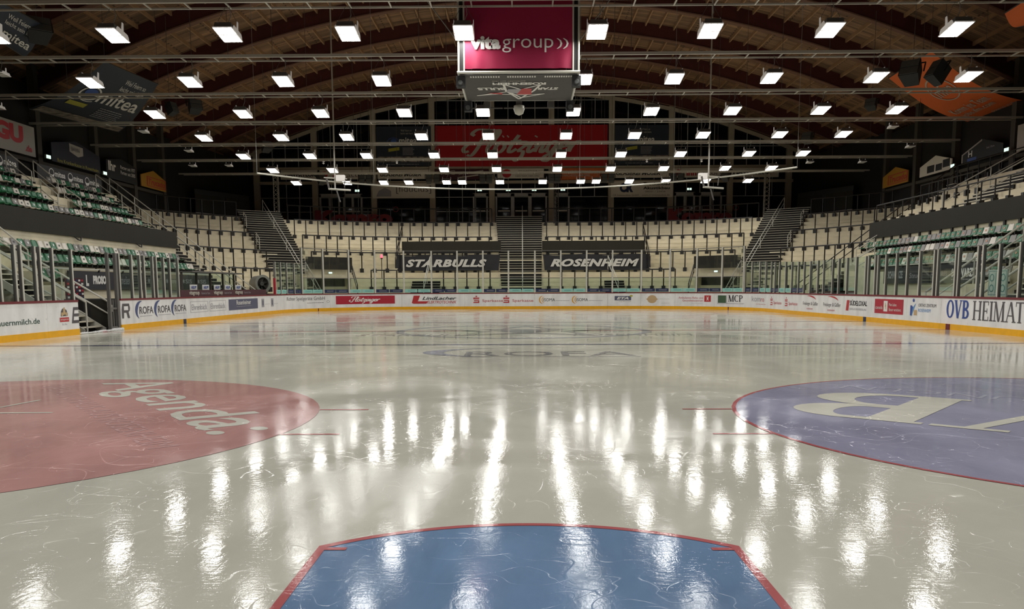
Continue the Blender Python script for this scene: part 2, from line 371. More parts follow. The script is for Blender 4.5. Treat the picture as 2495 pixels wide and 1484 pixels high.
# roman capitals with serifs, drawn as strokes
def serif(word, thin=.07, thick=.17):
    polys, x = [], 0.
    def st(x0, y0, x1, y1, w): polys.append([(x0 - w / 2, y0), (x0 + w / 2, y0), (x1 + w / 2, y1), (x1 - w / 2, y1)])
    def sf(cx, y, w=.3): polys.append(rect(cx - w / 2, y, cx + w / 2, y + .05) if y < .5 else rect(cx - w / 2, y - .05, cx + w / 2, y))
    for c in word:
        if c == 'O':
            for i in range(32):
                A = [2 * PI * (i + j) / 32 for j in (0, 1)]; k = lambda a: thick if abs(math.cos(a)) > .6 else thin + (thick - thin) * abs(math.cos(a)) / .6
                polys.append([(x + .42 + .42 * math.cos(A[0]), .5 + .51 * math.sin(A[0])), (x + .42 + .42 * math.cos(A[1]), .5 + .51 * math.sin(A[1])), (x + .42 + (.42 - k(A[1])) * math.cos(A[1]), .5 + (.51 - thin) * math.sin(A[1])), (x + .42 + (.42 - k(A[0])) * math.cos(A[0]), .5 + (.51 - thin) * math.sin(A[0]))])
            x += .92
        elif c == 'V': st(x + .38, 0, x + .1, 1, thick); st(x + .4, 0, x + .68, 1, thin); sf(x + .1, 1); sf(x + .68, 1); x += .86
        elif c == 'B':
            st(x + .14, 0, x + .14, 1, thick); sf(x + .1, 1, .2); sf(x + .1, 0, .2)
            for y0, y1, r in ((.5, 1., .3), (0., .53, .36)):
                polys += [rect(x + .14, y1 - thin, x + .34, y1), rect(x + .14, y0, x + .34, y0 + thin)]
                h = (y1 - y0) / 2
                polys += ring(x + .34, y0 + h, r, h, thick, -90, 90, 14, thin)
            x += .78
        elif c == 'H': st(x + .12, 0, x + .12, 1, thick); st(x + .62, 0, x + .62, 1, thick); polys.append(rect(x + .12, .47, x + .62, .47 + thin)); [sf(x + a, y, .28) for a in (.12, .62) for y in (0, 1)]; x += .82
        elif c == 'E': st(x + .12, 0, x + .12, 1, thick); polys += [rect(x + .02, 0, x + .54, thin), rect(x + .02, 1 - thin, x + .52, 1), rect(x + .12, .47, x + .42, .47 + thin), rect(x + .5, 0, x + .54, .22), rect(x + .48, .8, x + .52, 1), rect(x + .38, .38, x + .42, .64)]; x += .64
        elif c == 'I': st(x + .12, 0, x + .12, 1, thick); sf(x + .12, 0, .28); sf(x + .12, 1, .28); x += .32
        elif c == 'M': st(x + .1, 0, x + .12, 1, thin); st(x + .14, 1, x + .44, 0, thick); st(x + .46, 0, x + .74, 1, thin); st(x + .78, 0, x + .76, 1, thick); sf(x + .1, 0, .24); sf(x + .78, 0, .28); sf(x + .1, 1, .2); sf(x + .78, 1, .22); x += .98
        elif c == 'A': st(x + .08, 0, x + .36, 1, thin); st(x + .66, 0, x + .38, 1, thick); polys.append(rect(x + .2, .3, x + .54, .3 + thin)); sf(x + .08, 0, .24); sf(x + .66, 0, .28); x += .76
        elif c == 'T': st(x + .32, 0, x + .32, 1, thick); polys += [rect(x, 1 - thin, x + .64, 1), rect(x, .78, x + .04, 1), rect(x + .6, .78, x + .64, 1)]; sf(x + .32, 0, .28); x += .68
        elif c == 'C': polys += ring(x + .42, .5, .42, .51, thick, 50, 310, 24, thin); polys.append(rect(x + .66, .72, x + .7, .95)); x += .82
        elif c == 'P':
            st(x + .14, 0, x + .14, 1, thick); sf(x + .14, 0, .28); sf(x + .1, 1, .2); polys += [rect(x + .14, 1 - thin, x + .34, 1), rect(x + .14, .45, x + .34, .45 + thin)] + ring(x + .34, .725, .3, .275, thick, -90, 90, 14, thin); x += .7
        else: x += .3
    w = max(p[0] for q in polys for p in q); polys = [[(px / w, py) for px, py in q] for q in polys]
    return shape(polys)

# ------------------------------------------------------------------ the rink outline, as a path with an outward offset
RR = 8.54; AL = RR * PI / 2; S1 = 60 - RR; S2 = S1 + AL; S3 = S2 + 30 - 2 * RR; S4 = S3 + AL; S5 = S4 + S1
def path(s, t=0.):
    if s < S1: return Vector((-15 - t, s, 0)), Vector((-1, 0, 0))
    if s < S2: a = (s - S1) / RR; n = Vector((-math.cos(a), math.sin(a), 0)); return Vector((-15 + RR, 60 - RR, 0)) + n * (RR + t), n
    if s < S3: return Vector((-15 + RR + s - S2, 60 + t, 0)), Vector((0, 1, 0))
    if s < S4: a = (s - S3) / RR; n = Vector((math.sin(a), math.cos(a), 0)); return Vector((15 - RR, 60 - RR, 0)) + n * (RR + t), n
    return Vector((15 + t, 60 - RR - (s - S4), 0)), Vector((1, 0, 0))
def on_path(t, z_lift=0): return lambda s, z: path(s, t)[0] + Vector((0, 0, z))
def steps(s0, s1, ds=.7):
    c = [s0] + [x for x in (S1, S2, S3, S4) if s0 < x < s1] + [s1]; out = []
    for a, b in zip(c, c[1:]):
        straight = path((a + b) / 2)[1].x in (-1, 1) or path((a + b) / 2)[1].y == 1
        n = 1 if straight else max(1, math.ceil((b - a) / ds)); out += [a + (b - a) * i / n for i in range(n)]
    return out + [s1]
def strip(mb, s0, s1, t0, t1, z0, z1, ds=.7):
    """a solid band that follows the rink outline"""
    ss = steps(s0, s1, ds); R = []
    for s in ss:
        a, b = path(s, t0)[0], path(s, t1)[0]; R.append([a + Vector((0, 0, z0)), b + Vector((0, 0, z0)), b + Vector((0, 0, z1)), a + Vector((0, 0, z1))])
    vs = [v for r in R for v in r]; fs = [(0, 1, 2, 3), tuple(range(len(vs) - 4, len(vs)))[::-1]]
    for i in range(len(R) - 1):
        for k in range(4): fs.append((4 * i + k, 4 * i + (k + 1) % 4, 4 * i + 4 + (k + 1) % 4, 4 * i + 4 + k))
    mb.add(vs, fs); return mb
EXPO = 0.0
BO= [(19.25, 45.87, 12.4), (19.01, 40.86, 12.4), (27.92, 48.28, 11.7), (28.46, 54.51, 11.7)]
BB= [(-19.73, 40.92, 12.2), (-19.65, 46.54, 12.5), (-26.07, 55.24, 11.6), (-27.16, 47.22, 11.4)]
BC= [(-19.54, 32.51, 12.2), (-20.0, 36.38, 12.5), (-22.41, 39.02, 11.9), (-21.15, 33.71, 11.7)]
BD= [(19.36, 35.55, 12.4), (19.14, 32.3, 12.4), (21.33, 32.82, 11.7), (20.0, 35.68, 11.9)]

# ================================================================== SETTING: ice, floor, walls, roof
def outline(n=14):
    pts = [Vector((-15, -.0, 0))]
    for s in steps(0, S5, .8): pts.append(path(s)[0])
    return pts
mb = MB(); mb.poly([Vector((-15, -1, 0))] + [path(s)[0] for s in steps(0, S5, .8)] + [Vector((15, -1, 0))])
ice = struct(mb.build('floor_ice', M['ice']))
mb = MB(); mb.box(-31, 31, -16, 82, -.3, -.03); struct(mb.build('floor', M['floor']))

GZ = .003
gp = lambda o, x, y: (lambda a, b: (o[0] + x[0] * a + y[0] * b, o[1] + x[1] * a + y[1] * b, GZ + .002))
def on_ice(name, polys, m, z=GZ):
    mb = MB()
    for p in polys: mb.poly([(x, y, z) for x, y in p])
    return mb.build(name, m, ice)
for y, m, w in ((22.86, 'ice_line_blue', .3), (37.14, 'ice_line_blue', .3), (30, 'ice_line_red', .28)): on_ice('painted_line', [rect(-14.99, y - w / 2, 14.99, y + w / 2)], M[m])
for y in (4, 56): on_ice('painted_line', [rect(-13.6, y - .025, 13.6, y + .025)], M['ice_line_red'])
on_ice('centre_circle', ring(0, 30, 4.5, 4.5, .3, 0, 360, 48), M['ice_greyblue'])
for x in (-7, 7): on_ice('faceoff_circle', ring(x, 50, 4.5, 4.5, .1, 0, 360, 40), M['ice_line_red'])
# team star at centre ice with lettering round it
def star(cx, cy, R, r, n=5, a0=90): return [(cx + (R if i % 2 == 0 else r) * math.cos(math.radians(a0 + 180 * i / n)), cy + (R if i % 2 == 0 else r) * math.sin(math.radians(a0 + 180 * i / n))) for i in range(2 * n)]
sp = shape([star(.1, 30, 3.9, 1.7)]); art('centre_star', sp, lambda a, b: (a, b, GZ), M['ice_grey'], ice)
sp = shape([star(.1, 30, 3.0, 1.25)]); art('centre_star', sp, lambda a, b: (a, b, GZ + .002), M['ice'], ice)
sp = shape([[(-1.6, 31), (1.6, 31), (.9, 29.4), (.1, 28.2), (-.8, 29.4)]]); art('centre_star', sp, lambda a, b: (a, b, GZ + .004), M['ice_grey'], ice)
art('lettering', glyphs('STARBULLS', .2, 0.), gp((-5.4, 27.0), (3.9, 0), (0, .9)), M['ice_grey'], ice)
art('lettering', glyphs('ROSENHEIM', .2, 0.), gp((1.6, 27.0), (3.9, 0), (0, .9)), M['ice_grey'], ice)
# near circles
on_ice('faceoff_circle', [ell(-7, 10, 4.5, 4.5, 0, 360, 72)], M['ice_red']); on_ice('faceoff_circle', [ell(7, 10, 4.46, 4.46, 0, 360, 72)], M['ice_blue']); on_ice('faceoff_circle', ring(7, 10, 4.5, 4.5, .05, 0, 360, 72), M['ice_line_red'], GZ + .001)
for y in (9.17, 10.93):
    h = math.sqrt(4.5 ** 2 - (y - 10) ** 2)
    for sx in (-1, 1):
        for k in (-1, 1): xa = sx * 7 + k * h; on_ice('hash_mark', [rect(min(xa, xa + k * .62), y - .03, max(xa, xa + k * .62), y + .03)], M['ice_line_red'])
art('lettering', glyphs('Agenda:', .0, .008), gp((-7.14, 13.72), (3.6, -4.8), (1.02, .74)), M['ice_white'], ice)
art('lettering', glyphs('DAS AUTOHAUS AUS ROSENHEIM', 0, -.005), gp((-7.6, 13.45), (3.98, -5.1), (.24, .2)), M['ice_pink'], ice)
on_ice('thin_stroke', [[(-6.86, 11.1), (-6.8, 11.1), (-6.68, 11.88), (-6.74, 11.88)], [(-6.55, 10.64), (-5.87, 10.68), (-5.87, 10.74), (-6.55, 10.72)]], M['ice_white'], GZ + .003)
art('lettering', serif('OVB', .07, .2), gp((9.55, 8.8), (-4.95, 4.0), (-1.62, -1.95)), M['ice_white'], ice)
art('lettering', glyphs('HEIMATZEITUNGEN', 0, -.008), gp((10.02, 9.36), (-5.0, 4.05), (-.28, -.34)), M['ice_lilac'], ice)
# lettering in front of the near blue line
art('lettering', glyphs('ROFA', 0, 0.), gp((-1.36, 19.15), (3.9, 0), (0, 1.25)), M['ice_grey'], ice)
on_ice('swoosh', crescent(-.3, 20.2, 2.1, 1.35, 95, 262, .24), M['ice_greyblue']); on_ice('swoosh', [rect(-1.4, 18.86, 2.6, 18.94)], M['ice_grey'])
# goal crease
cr = [(-1.22, 3.4), (-1.22, 5.37)] + [(1.83 * math.sin(math.radians(a)), 4 + 1.83 * math.cos(math.radians(a))) for a in range(-41, 42, 3)] + [(1.22, 5.37), (1.22, 3.4)]
on_ice('goal_crease', [cr], M['ice_crease'], GZ)
def outl(p, w):
    out = []
    for a, b in zip(p, p[1:]):
        a, b = Vector(a), Vector(b); d = (b - a)
        if d.length < 1e-4: continue
        d.normalize(); n = Vector((-d.y, d.x)) * w / 2; a -= d * w * .3; b += d * w * .3
        out.append([tuple(a - n), tuple(b - n), tuple(b + n), tuple(a + n)])
    return out
def edge_strip(p, w):
    """one mitred band along a polyline, without overlaps"""
    p = [Vector(q) for i, q in enumerate(p) if i == 0 or (Vector(q) - Vector(p[i - 1])).length > .02]; L_ = []
    for i, q in enumerate(p):
        d0 = (q - p[max(i - 1, 0)]); d1 = (p[min(i + 1, len(p) - 1)] - q); d = ((d0.normalized() if d0.length else d1.normalized()) + (d1.normalized() if d1.length else d0.normalized())).normalized(); n = Vector((-d.y, d.x)) * w / 2
        L_.append((tuple(q - n), tuple(q + n)))
    return [[a[0], b[0], b[1], a[1]] for a, b in zip(L_, L_[1:])]
on_ice('crease_edge', edge_strip(cr, .055), M['ice_line_red'], GZ + .002); on_ice('crease_edge', [rect(-1.2, 5.30, -1.07, 5.35), rect(1.07, 5.30, 1.2, 5.35)], M['ice_line_red'], GZ + .003)
# scraped snow at the gate
mb = MB(); ss = [28.5 + .14 * i for i in range(21)]
for i, y in enumerate(ss):
    r = .025 + .03 * random.random() + (.03 if i > 15 else 0)
    mb.tube([(-15.02 + .05 * random.random(), y - .09, .03), (-14.98, y + .09, .04)], r, 6)
o = mb.build('snow', M['snow'], smooth=True); o['kind'] = 'stuff'; tag(o, 'scraped snow lying along the threshold of the open rink gate', 'snow')

# ---- roof: arched deck, glulam arches, purlins
ZB = lambda x: 19.5 - .0085 * (x - .2) ** 2
DEP = .95
XS = [-31 + 62 * i / 44 for i in range(45)]
mb = MB(); vs = [(x, y, ZB(x) + DEP) for y in (-16, 80) for x in XS]; mb.add(vs, [(i, i + 1, 45 + i + 1, 45 + i) for i in range(44)]); o = struct(mb.build('ceiling', M['wood'], smooth=True))
for yb in [49.3 + 5.9 * k for k in range(-9, 6)]:
    if yb > 79: continue
    mb = MB()
    for a, b in zip(XS, XS[1:]):
        q = [(x, yb + dy, ZB(x) + dz) for x in (a, b) for dy, dz in ((-.16, 0), (.16, 0), (.16, DEP), (-.16, DEP))]
        mb.add(q, [(0, 1, 5, 4), (1, 2, 6, 5), (3, 0, 4, 7)])
    bm_ = struct(mb.build('ceiling_beam', M['beam']))
    mb = MB()
    for a, b in zip(XS, XS[1:]): mb.add([(a, yb - .2, ZB(a) - .02), (a, yb + .2, ZB(a) - .02), (b, yb + .2, ZB(b) - .02), (b, yb - .2, ZB(b) - .02)] + [(a, yb - .22, ZB(a) + .05), (a, yb + .22, ZB(a) + .05), (b, yb + .22, ZB(b) + .05), (b, yb - .22, ZB(b) + .05)], [(0, 1, 2, 3), (0, 3, 7, 4), (1, 5, 6, 2)])
    mb.build('soffit_board', M['soffit'], bm_)  # added pale strip imitates ice-bounce light on the arch underside
x = -29.6
while x < 30:
    mb = MB(); z = ZB(x) + DEP; mb.box(x - .045, x + .045, -16, 79, z - .22, z - .0); struct(mb.build('ceiling_purlin', M['beam_soffit'])); x += .98
# diagonal struts under the roof
for k, (xa, ya, xb, yb) in enumerate(((-21, 33, -14, 37), (-14, 37, -8, 33), (-6, 37, -12.5, 43), (8, 37, 14, 33), (14, 33, 21, 37), (12, 43, 18, 37), (-22, 43, -15, 47), (15, 47, 22, 43), (-4, 33, 3, 37))):
    mb = MB(); mb.tube([(xa, ya, ZB(xa) + .3), (xb, yb, ZB(xb) + .3)], .05, 6); struct(mb.build('ceiling_brace', M['steel']))
# ---- walls
mb = MB(); mb.box(-31, 31, -16.2, -16, -.3, 19); struct(mb.build('wall_back', M['darkwall']))
for sx, nm in ((-1, 'wall_left'), (1, 'wall_right')):
    mb = MB(); x0, x1 = sorted((sx * 27.6, sx * 27.9)); mb.box(x0, x1, -16, 66, -.3, 12.9); struct(mb.build(nm, M['darkwall']))
    mb = MB(); a, b = Vector((sx * 27.75, 65.9, 0)), Vector((sx * 25.6, 79.4, 0)); mb.hexa([a + Vector((0, 0, -.3)), b + Vector((0, 0, -.3)), b + Vector((.2 * sx, 0, -.3)), a + Vector((.2 * sx, 0, -.3))], [a + Vector((0, 0, 13.2)), b + Vector((0, 0, 13.2)), b + Vector((.2 * sx, 0, 13.2)), a + Vector((.2 * sx, 0, 13.2))]); struct(mb.build(nm, M['darkwall']))

# ---- glazed end wall
YF = 79.
CX = [-30.2, -24.7, -19.27, -13.78, -8.33, -2.82, 2.69, 8.22, 13.71, 19.19, 24.58, 30.1]
mb = MB()
for a, b in zip(XS, XS[1:]): mb.add([(a, YF + .3, -.3), (b, YF + .3, -.3), (b, YF + .3, ZB(b) + DEP), (a, YF + .3, ZB(a) + DEP)], [(0, 1, 2, 3)])
struct(mb.build('wall_far', M['darkwall']))
for i, x in enumerate(CX[1:-1]):
    mb = MB(); mb.box(x - .26, x + .26, YF - .28, YF + .28, -.3, ZB(x) + .9); struct(mb.build('wall_column', M['facade']))
mb = MB()
for z in (11.25, 12.55): mb.box(-25, 25, YF - .2, YF + .2, z - .13, z + .13)
struct(mb.build('wall_crossbeam', M['facade']))
mb = MB()
XR = [-26 + 2 * i for i in range(27)]
for a, b in zip(XR, XR[1:]): mb.bar((a, YF - .2, ZB(a) - .25), (b, YF - .2, ZB(b) - .25), .22, .3)
struct(mb.build('wall_eaves', M['facade']))
DOORS = {3: [(-18.9, -17.0), (-16.7, -14.9)], 5: [(-4.6, -3.2)], 6: [(-2.5, -.9), (-.9, .7), (.7, 2.3)], 7: [(3.0, 4.4)], 9: [(14.1, 16.0), (16.4, 18.5)]}
nwin = 0; ndoor = 0
for i in range(1, len(CX) - 2):
    x0, x1 = CX[i] + .28, CX[i + 1] - .28; zt0, zt1 = ZB(x0) + .6, ZB(x1) + .6
    nwin += 1; mb = MB(); mb.add([(x0, YF, 7.4), (x1, YF, 7.4), (x1, YF, zt1), (x0, YF, zt0)], [(0, 1, 2, 3)]); w = struct(mb.build('window_%d' % nwin, M['night']))
    mb = MB()
    for k in range(1, 4):
        x = x0 + (x1 - x0) * k / 4; mb.box(x - .03, x + .03, YF - .08, YF - .01, 7.6 if i not in DOORS else 9.9, ZB(x) + .1)
    for z in (8.6, 9.9, 14.4, 16.9, 18.6):
        if z == 8.6 and i in DOORS: continue
        if z < min(zt0, zt1): mb.box(x0, x1, YF - .08, YF - .01, z - .03, z + .03)
    mb.build('mullion', M['mullion'], w)
    for (a, b) in DOORS.get(i, []):
        ndoor += 1; mb = MB()
        mb.box(a, a + .16, YF - .16, YF - .02, 7.4, 10.2); mb.box(b - .16, b, YF - .16, YF - .02, 7.4, 10.2); mb.box(a, b, YF - .16, YF - .02, 9.95, 10.25); mb.box((a + b) / 2 - .1, (a + b) / 2 + .1, YF - .16, YF - .02, 7.4, 10.) if i in (3, 9) else None
        d = struct(mb.build('door_%d' % ndoor, M['mullion']))
        mb = MB(); mb.box(a + .25, b - .25, YF - .24, YF - .17, 8.55, 8.68); mb.build('push_bar', M['steel'], d)
        mb = MB(); mb.box(a + .16, b - .16, YF - .05, YF - .03, 7.4, 9.95); mb.build('pane', M['night'], d)

# ---- terraces of the curved end
ZT = lambda t: 1.4 + .463 * (t - 3)
ROW0, RUN, NROW = 1.65, .76, 19
SA, SB = S1 + .02, S4 - .02
def clampx(p): return Vector((max(-27.55, min(27.55, p.x)), p.y, p.z))
def terrace_rows(s0, s1, name):
    ss = steps(s0, s1, .6); mb = MB(); vs = []; fs = []; prof = [(ROW0, -.02)]
    for k in range(NROW): t = ROW0 + RUN * k; z = ZT(t) + .17; prof += [(t + .012, z - .06), (t, z - .06), (t, z), (t + RUN + .011, z)]
    prof += [(ROW0 + RUN * NROW + 1.8, prof[-1][1])]
    for s in ss: vs += [clampx(path(s, t)[0] + Vector((0, 0, z))) for t, z in prof]
    n = len(prof)
    for i in range(len(ss) - 1):
        for k in range(n - 1): fs.append((i * n + k, (i + 1) * n + k, (i + 1) * n + k + 1, i * n + k + 1))
    mb.add(vs, fs); return struct(mb.build(name, M['concrete']))
terrace_rows(SA, SB, 'floor_terrace')
ZTOP = ZT(ROW0 + RUN * (NROW - 1)) + .17

# ================================================================== BOARDS
BT = 1.17
def board(s0, s1, label, marks=()):
    c, n = path((s0 + s1) / 2); r = thing('dasher_board', label, 'dasher board', c, 'boards round the ice')
    mb = MB(); strip(mb, s0 + .006, s1 - .006, 0, .1, .2, 1.1, .3); mb.build('facing', M['board'], r)
    mb = MB(); strip(mb, s0 + .004, s1 - .004, -.012, .11, 0, .2, .3); mb.build('kick_strip', M['kick'], r)
    mb = MB(); strip(mb, s0 + .004, s1 - .004, -.022, .16, 1.1, BT, .3); mb.build('cap_rail', M['cap'], r)
    for sm, m in marks: mb = MB(); hw = .04 if 50 < sm < 90 else .15; strip(mb, sm - hw, sm + hw, -.016, .05, .005, .198); mb.build('line_marker', M[m], r)
    return r
bd = on_path(-.009)
W_, E_ = 'on the gate side', 'on the side opposite the gate'
BOARDS = {}
def B(key, *a): BOARDS[key] = board(*a)
B('p0', 8, 16, 'plain white dasher board, farther of two blank ones before the gate'); B('p1', 16, 20.4, 'plain white dasher board next to the one with green web address lettering')
B('milk', 20.4, 26.55, 'white dasher board with dark green web address lettering'); B('milklogo', 26.55, 28.41, 'white dasher board with farm crest and a big cut-off E, ending at the open gate')
B('R', 31.36, 32.35, 'short white dasher board with a big cut-off R beside the open gate'); B('rofa', 32.35, 37.62, 'white dasher board with three slate crescents each over ROFA lettering', [(37.15, 'navy')])
B('ehr', 37.62, 42.5, 'white dasher board with two thin-framed pale grey adverts side by side'); B('ros', 42.5, 47.75, 'white dasher board with one slate blue rectangular advert')
B('bars', 47.75, 51.3, 'white dasher board with two small upright grey rectangles in front of the fan'); B('richter', 51.3, 57.3, 'curved white dasher board with thin dark lettering ending in GmbH', [(56.25, 'cap')])
B('brew', 57.3, 62.7, 'white dasher board with a red advert carrying white script'); B('lind', 62.7, 67.2, 'white dasher board with a slanted red block logo and ELEKTROTECHNIK lettering')
B('spark', 67.2, 72.2, 'white dasher board with two red dotted S signs below the long stairs'); B('isoma', 72.2, 77.4, 'white dasher board with two gold crescent logos')
B('eta', 77.4, 79.75, 'short white dasher board with a small slate ETA block'); B('roundel', 79.75, 82.2, 'short white dasher board with a tan roundel logo')
B('reha', 82.2, 85.2, 'white dasher board with fine red lettering and a small red square'); B('mcp', 85.2, 88.35, 'white dasher board with a green square and MCP lettering', [(86.42, 'cap')])
B('komro', 88.35, 91.35, 'curved white dasher board with thin grey and red komro lettering'); B('spark2', 91.35, 97.1, 'white dasher board with two red dotted S signs beside glass corner panes')
B('frei', 97.1, 103.1, 'white dasher board with two red swoosh logos over grey lettering'); B('sued', 103.1, 106.15, 'white dasher board with red slanted bar and dark square lettering', [(105.53, 'navy')])
B('canada', 106.15, 109.45, 'white dasher board with a red advert holding a small white square'); B('ortho', 109.45, 112.1, 'white dasher board with a blue and tan figure logo')
B('ovb', 112.1, 118.6, 'white dasher board with large blue OVB and dark HEIMAT lettering', [(112.66, 'cap')]); B('p2', 118.6, 126, 'plain white dasher board next to the one with large blue initials'); B('p3', 126, 134, 'plain white dasher board, last of the blank ones nearest the camera')
BX = lambda s0, z0, s1, z1: box_in(bd, s0, z0, s1, z1)
T = lambda key, txt, m, s0, z0, s1, z1, sh=0., bo=0.: art('lettering', glyphs(txt, sh, bo), BX(s0, z0, s1, z1), M[m], BOARDS[key])
def G(key, polys, m, s0, z0, s1, z1, dt=0):
    out = []
    for p in polys:   # wide bars are cut so that they follow the bend of the boards
        if len(p) == 4 and p[0][1] == p[1][1] and p[1][0] == p[2][0] and p[2][1] == p[3][1] and p[3][0] == p[0][0] and (p[1][0] - p[0][0]) * (s1 - s0) > .3:
            n = math.ceil((p[1][0] - p[0][0]) * (s1 - s0) / .25); out += [rect(p[0][0] + (p[1][0] - p[0][0]) * i / n, p[0][1], p[0][0] + (p[1][0] - p[0][0]) * (i + 1) / n, p[2][1]) for i in range(n)]
        else: out.append(p)
    art('logo', shape(out), box_in(on_path(-.008 - dt), s0, z0, s1, z1), M[m], BOARDS[key])
T('milk', 'www.bergbauernmilch.de', 'green_text', 22.3, .42, 26.12, .64, 0, .006)
G('milklogo', [[(0, .1), (.1, .6), (.3, .85), (.45, .8), (.55, 1), (.7, .75), (.85, .7), (1, .3), (.95, .1)]], 'grey_text', 27.3, .62, 27.72, .95); G('milklogo', [[(.3, .2), (.4, .9), (.6, .95), (.7, .3)], ell(.2, .3, .15, .2), ell(.8, .3, .13, .2)], 'tan', 27.3, .62, 27.72, .95, .003)
G('milklogo', [rect(0, 0, 1, 1)], 'red_text', 27.24, .47, 27.78, .61); T('milklogo', 'berchtesgadener land', 'white_text', 27.28, .5, 27.74, .58); T('milklogo', 'Bio. Bio.', 'light_text', 27.36, .36, 27.65, .42)
G('milklogo', [[(0, 0), (.28, 1), (1, 1), (1, .82), (.42, .82), (.36, .6), (1, .6), (1, .42), (.3, .42), (.25, .18), (1, .18), (1, 0)]], 'grey_text', 27.95, .4, 28.40, .93)
G('R', [[(0, .0), (0, .6), (.1, 1), (.9, 1), (1, .7), (.95, .5), (.8, .42), (.95, 0), (.7, 0), (.55, .38), (.25, .38), (.22, 0)]], 'grey_text', 31.42, .43, 32.08, .98); G('R', [rect(.25, .55, .75, .82)], 'board', 31.42, .43, 32.08, .98, .004)
for a, b in ((32.5, 34.1), (34.15, 35.75), (35.8, 37.4)):
    w = b - a; G('rofa', crescent(.3, .5, .3, .5, 75, 250, .45), 'blue_arc', a, .36, a + w, 1.06); T('rofa', 'ROFA', 'grey_text', a + w * .22, .55, a + w * .98, .84, 0, .01); art('lettering', lines2d(1), BX(a + w * .25, .44, b, .485), M['light_text'], BOARDS['rofa'])
for a, b in ((37.85, 39.95), (40.15, 42.35)):
    G('ehr', frame2d(0, 0, 1, 1, .012, .03), 'light_text', a, .45, b, .95); T('ehr', 'Ehrenbäck', 'light_text', a + .15, .56, b - .12, .82)
G('ros', [rect(0, 0, 1, 1)], 'slate_ad', 42.75, .42, 47.4, .98); art('lettering', glyphs('Rosenheimer', 0, .01), box_in(on_path(-.014), 43.9, .68, 46.2, .92), M['white_text'], BOARDS['ros']); art('lettering', lines2d(1), box_in(on_path(-.014), 43.9, .56, 46.3, .62), M['light_text'], BOARDS['ros'])
for a in (48.1, 49.9): G('bars', [rect(0, 0, 1, 1)], 'light_text', a, .46, a + .48, .94); G('bars', [rect(.3, .2, .7, .8)], 'slate_ad', a, .46, a + .48, .94, .003); art('lettering', lines2d(1), BX(a + .6, .6, a + 1.5, .64), M['light_text'], BOARDS['bars'])
T('richter', 'Richter Spielgeräte GmbH', 'grey_text', 52.85, .68, 56.85, .98, 0, -.004); art('lettering', lines2d(1), BX(55.2, .54, 56.8, .6), M['grey_text'], BOARDS['richter']); G('richter', ring(.5, .5, .5, .5, .1), 'light_text', 57.0, .55, 57.25, .72)
G('brew', [rect(0, 0, 1, 1)], 'red_ad', 57.78, .43, 62.2, 1.0); art('lettering', BREW, box_in(on_path(-.014), 58.8, .46, 61.15, .96), M['white_text'], BOARDS['brew'])
G('lind', [[(0, .08), (.12, 1), (.5, 1), (.36, .3), (.95, .3), (.88, 0), (.1, 0)]], 'red_text', 63.4, .41, 64.6, .98); T('lind', 'LindLacher', 'black_text', 64.15, .68, 66.6, .9, .35, .02); T('lind', 'ELEKTROTECHNIK', 'red_text', 64.5, .42, 66.6, .62, .3, .005)
def spark(key, a, m, mt, z=.44):
    G(key, [rect(.1, .5, .95, .62), rect(.1, .25, .9, .38), rect(.02, .0, .95, .14), rect(.02, .5, .2, .76), rect(.05, .66, .98, .76), rect(.78, .0, .95, .38), ell(.5, .91, .14, .09, 0, 360, 14)], m, a, z, a + .45, z + .52); T(key, 'Sparkasse', mt, a + .65, z + .02, a + 2.15, z + .26, 0, .0)
spark('spark', 67.8, 'red_text', 'red_text'); spark('spark', 69.95, 'red_text', 'red_text'); spark('spark2', 91.6, 'red_faded', 'red_faded', .42); spark('spark2', 94.4, 'red_faded', 'red_faded', .42)
for a in (72.5, 74.85): G('isoma', crescent(.5, .5, .5, .5, 75, 285, .34), 'gold', a, .38, a + .5, .93); G('isoma', crescent(.75, .5, .35, .38, 80, 280, .3), 'gold', a, .38, a + .5, .93, .002); T('isoma', 'ISOMA', 'black_text', a + .32, .55, a + 1.15, .76, 0, .0); art('lettering', lines2d(1, jag=.02), BX(a + 1.2, .56, a + 2.2, .62), M['light_text'], BOARDS['isoma'])
G('eta', [rect(0, 0, .94, .8)], 'slate_ad', 77.9, .6, 79.15, .98); G('eta', [ell(.94, .82, .09, .18)], 'olive', 77.9, .6, 79.15, .98, .003); art('lettering', glyphs('ETA', .3, .04), box_in(on_path(-.016), 78.05, .66, 78.9, .84), M['white_text'], BOARDS['eta']); T('eta', '...ning Elektronik', 'light_text', 78.1, .47, 79.1, .55, .2)
G('roundel', [ell(.5, .5, .42, .5), ell(.5, .5, .5, .2)], 'tan', 80.15, .4, 80.95, .96); G('roundel', [rect(.12, .44, .88, .58)], 'red_faded', 80.15, .4, 80.95, .96, .003); art('lettering', lines2d(1, jag=.02), BX(81.0, .68, 81.8, .71), M['light_text'], BOARDS['roundel']); art('lettering', lines2d(1, jag=.02), BX(81.2, .4, 81.8, .43), M['light_text'], BOARDS['roundel'])
T('reha', 'Ambulantes Reha- und', 'red_faded', 82.45, .72, 84.3, .86); T('reha', 'Gesundheitszentrum', 'red_faded', 82.75, .53, 84.3, .67); art('lettering', lines2d(1, jag=.02), BX(83.4, .4, 84.3, .43), M['light_text'], BOARDS['reha']); G('reha', [rect(0, 0, 1, 1)], 'red_text', 84.4, .52, 84.92, .95); G('reha', crescent(.2, .5, .3, .4, -70, 70, .4) + crescent(.8, .5, .3, .4, 110, 250, .4), 'white_text', 84.4, .52, 84.92, .95, .003)
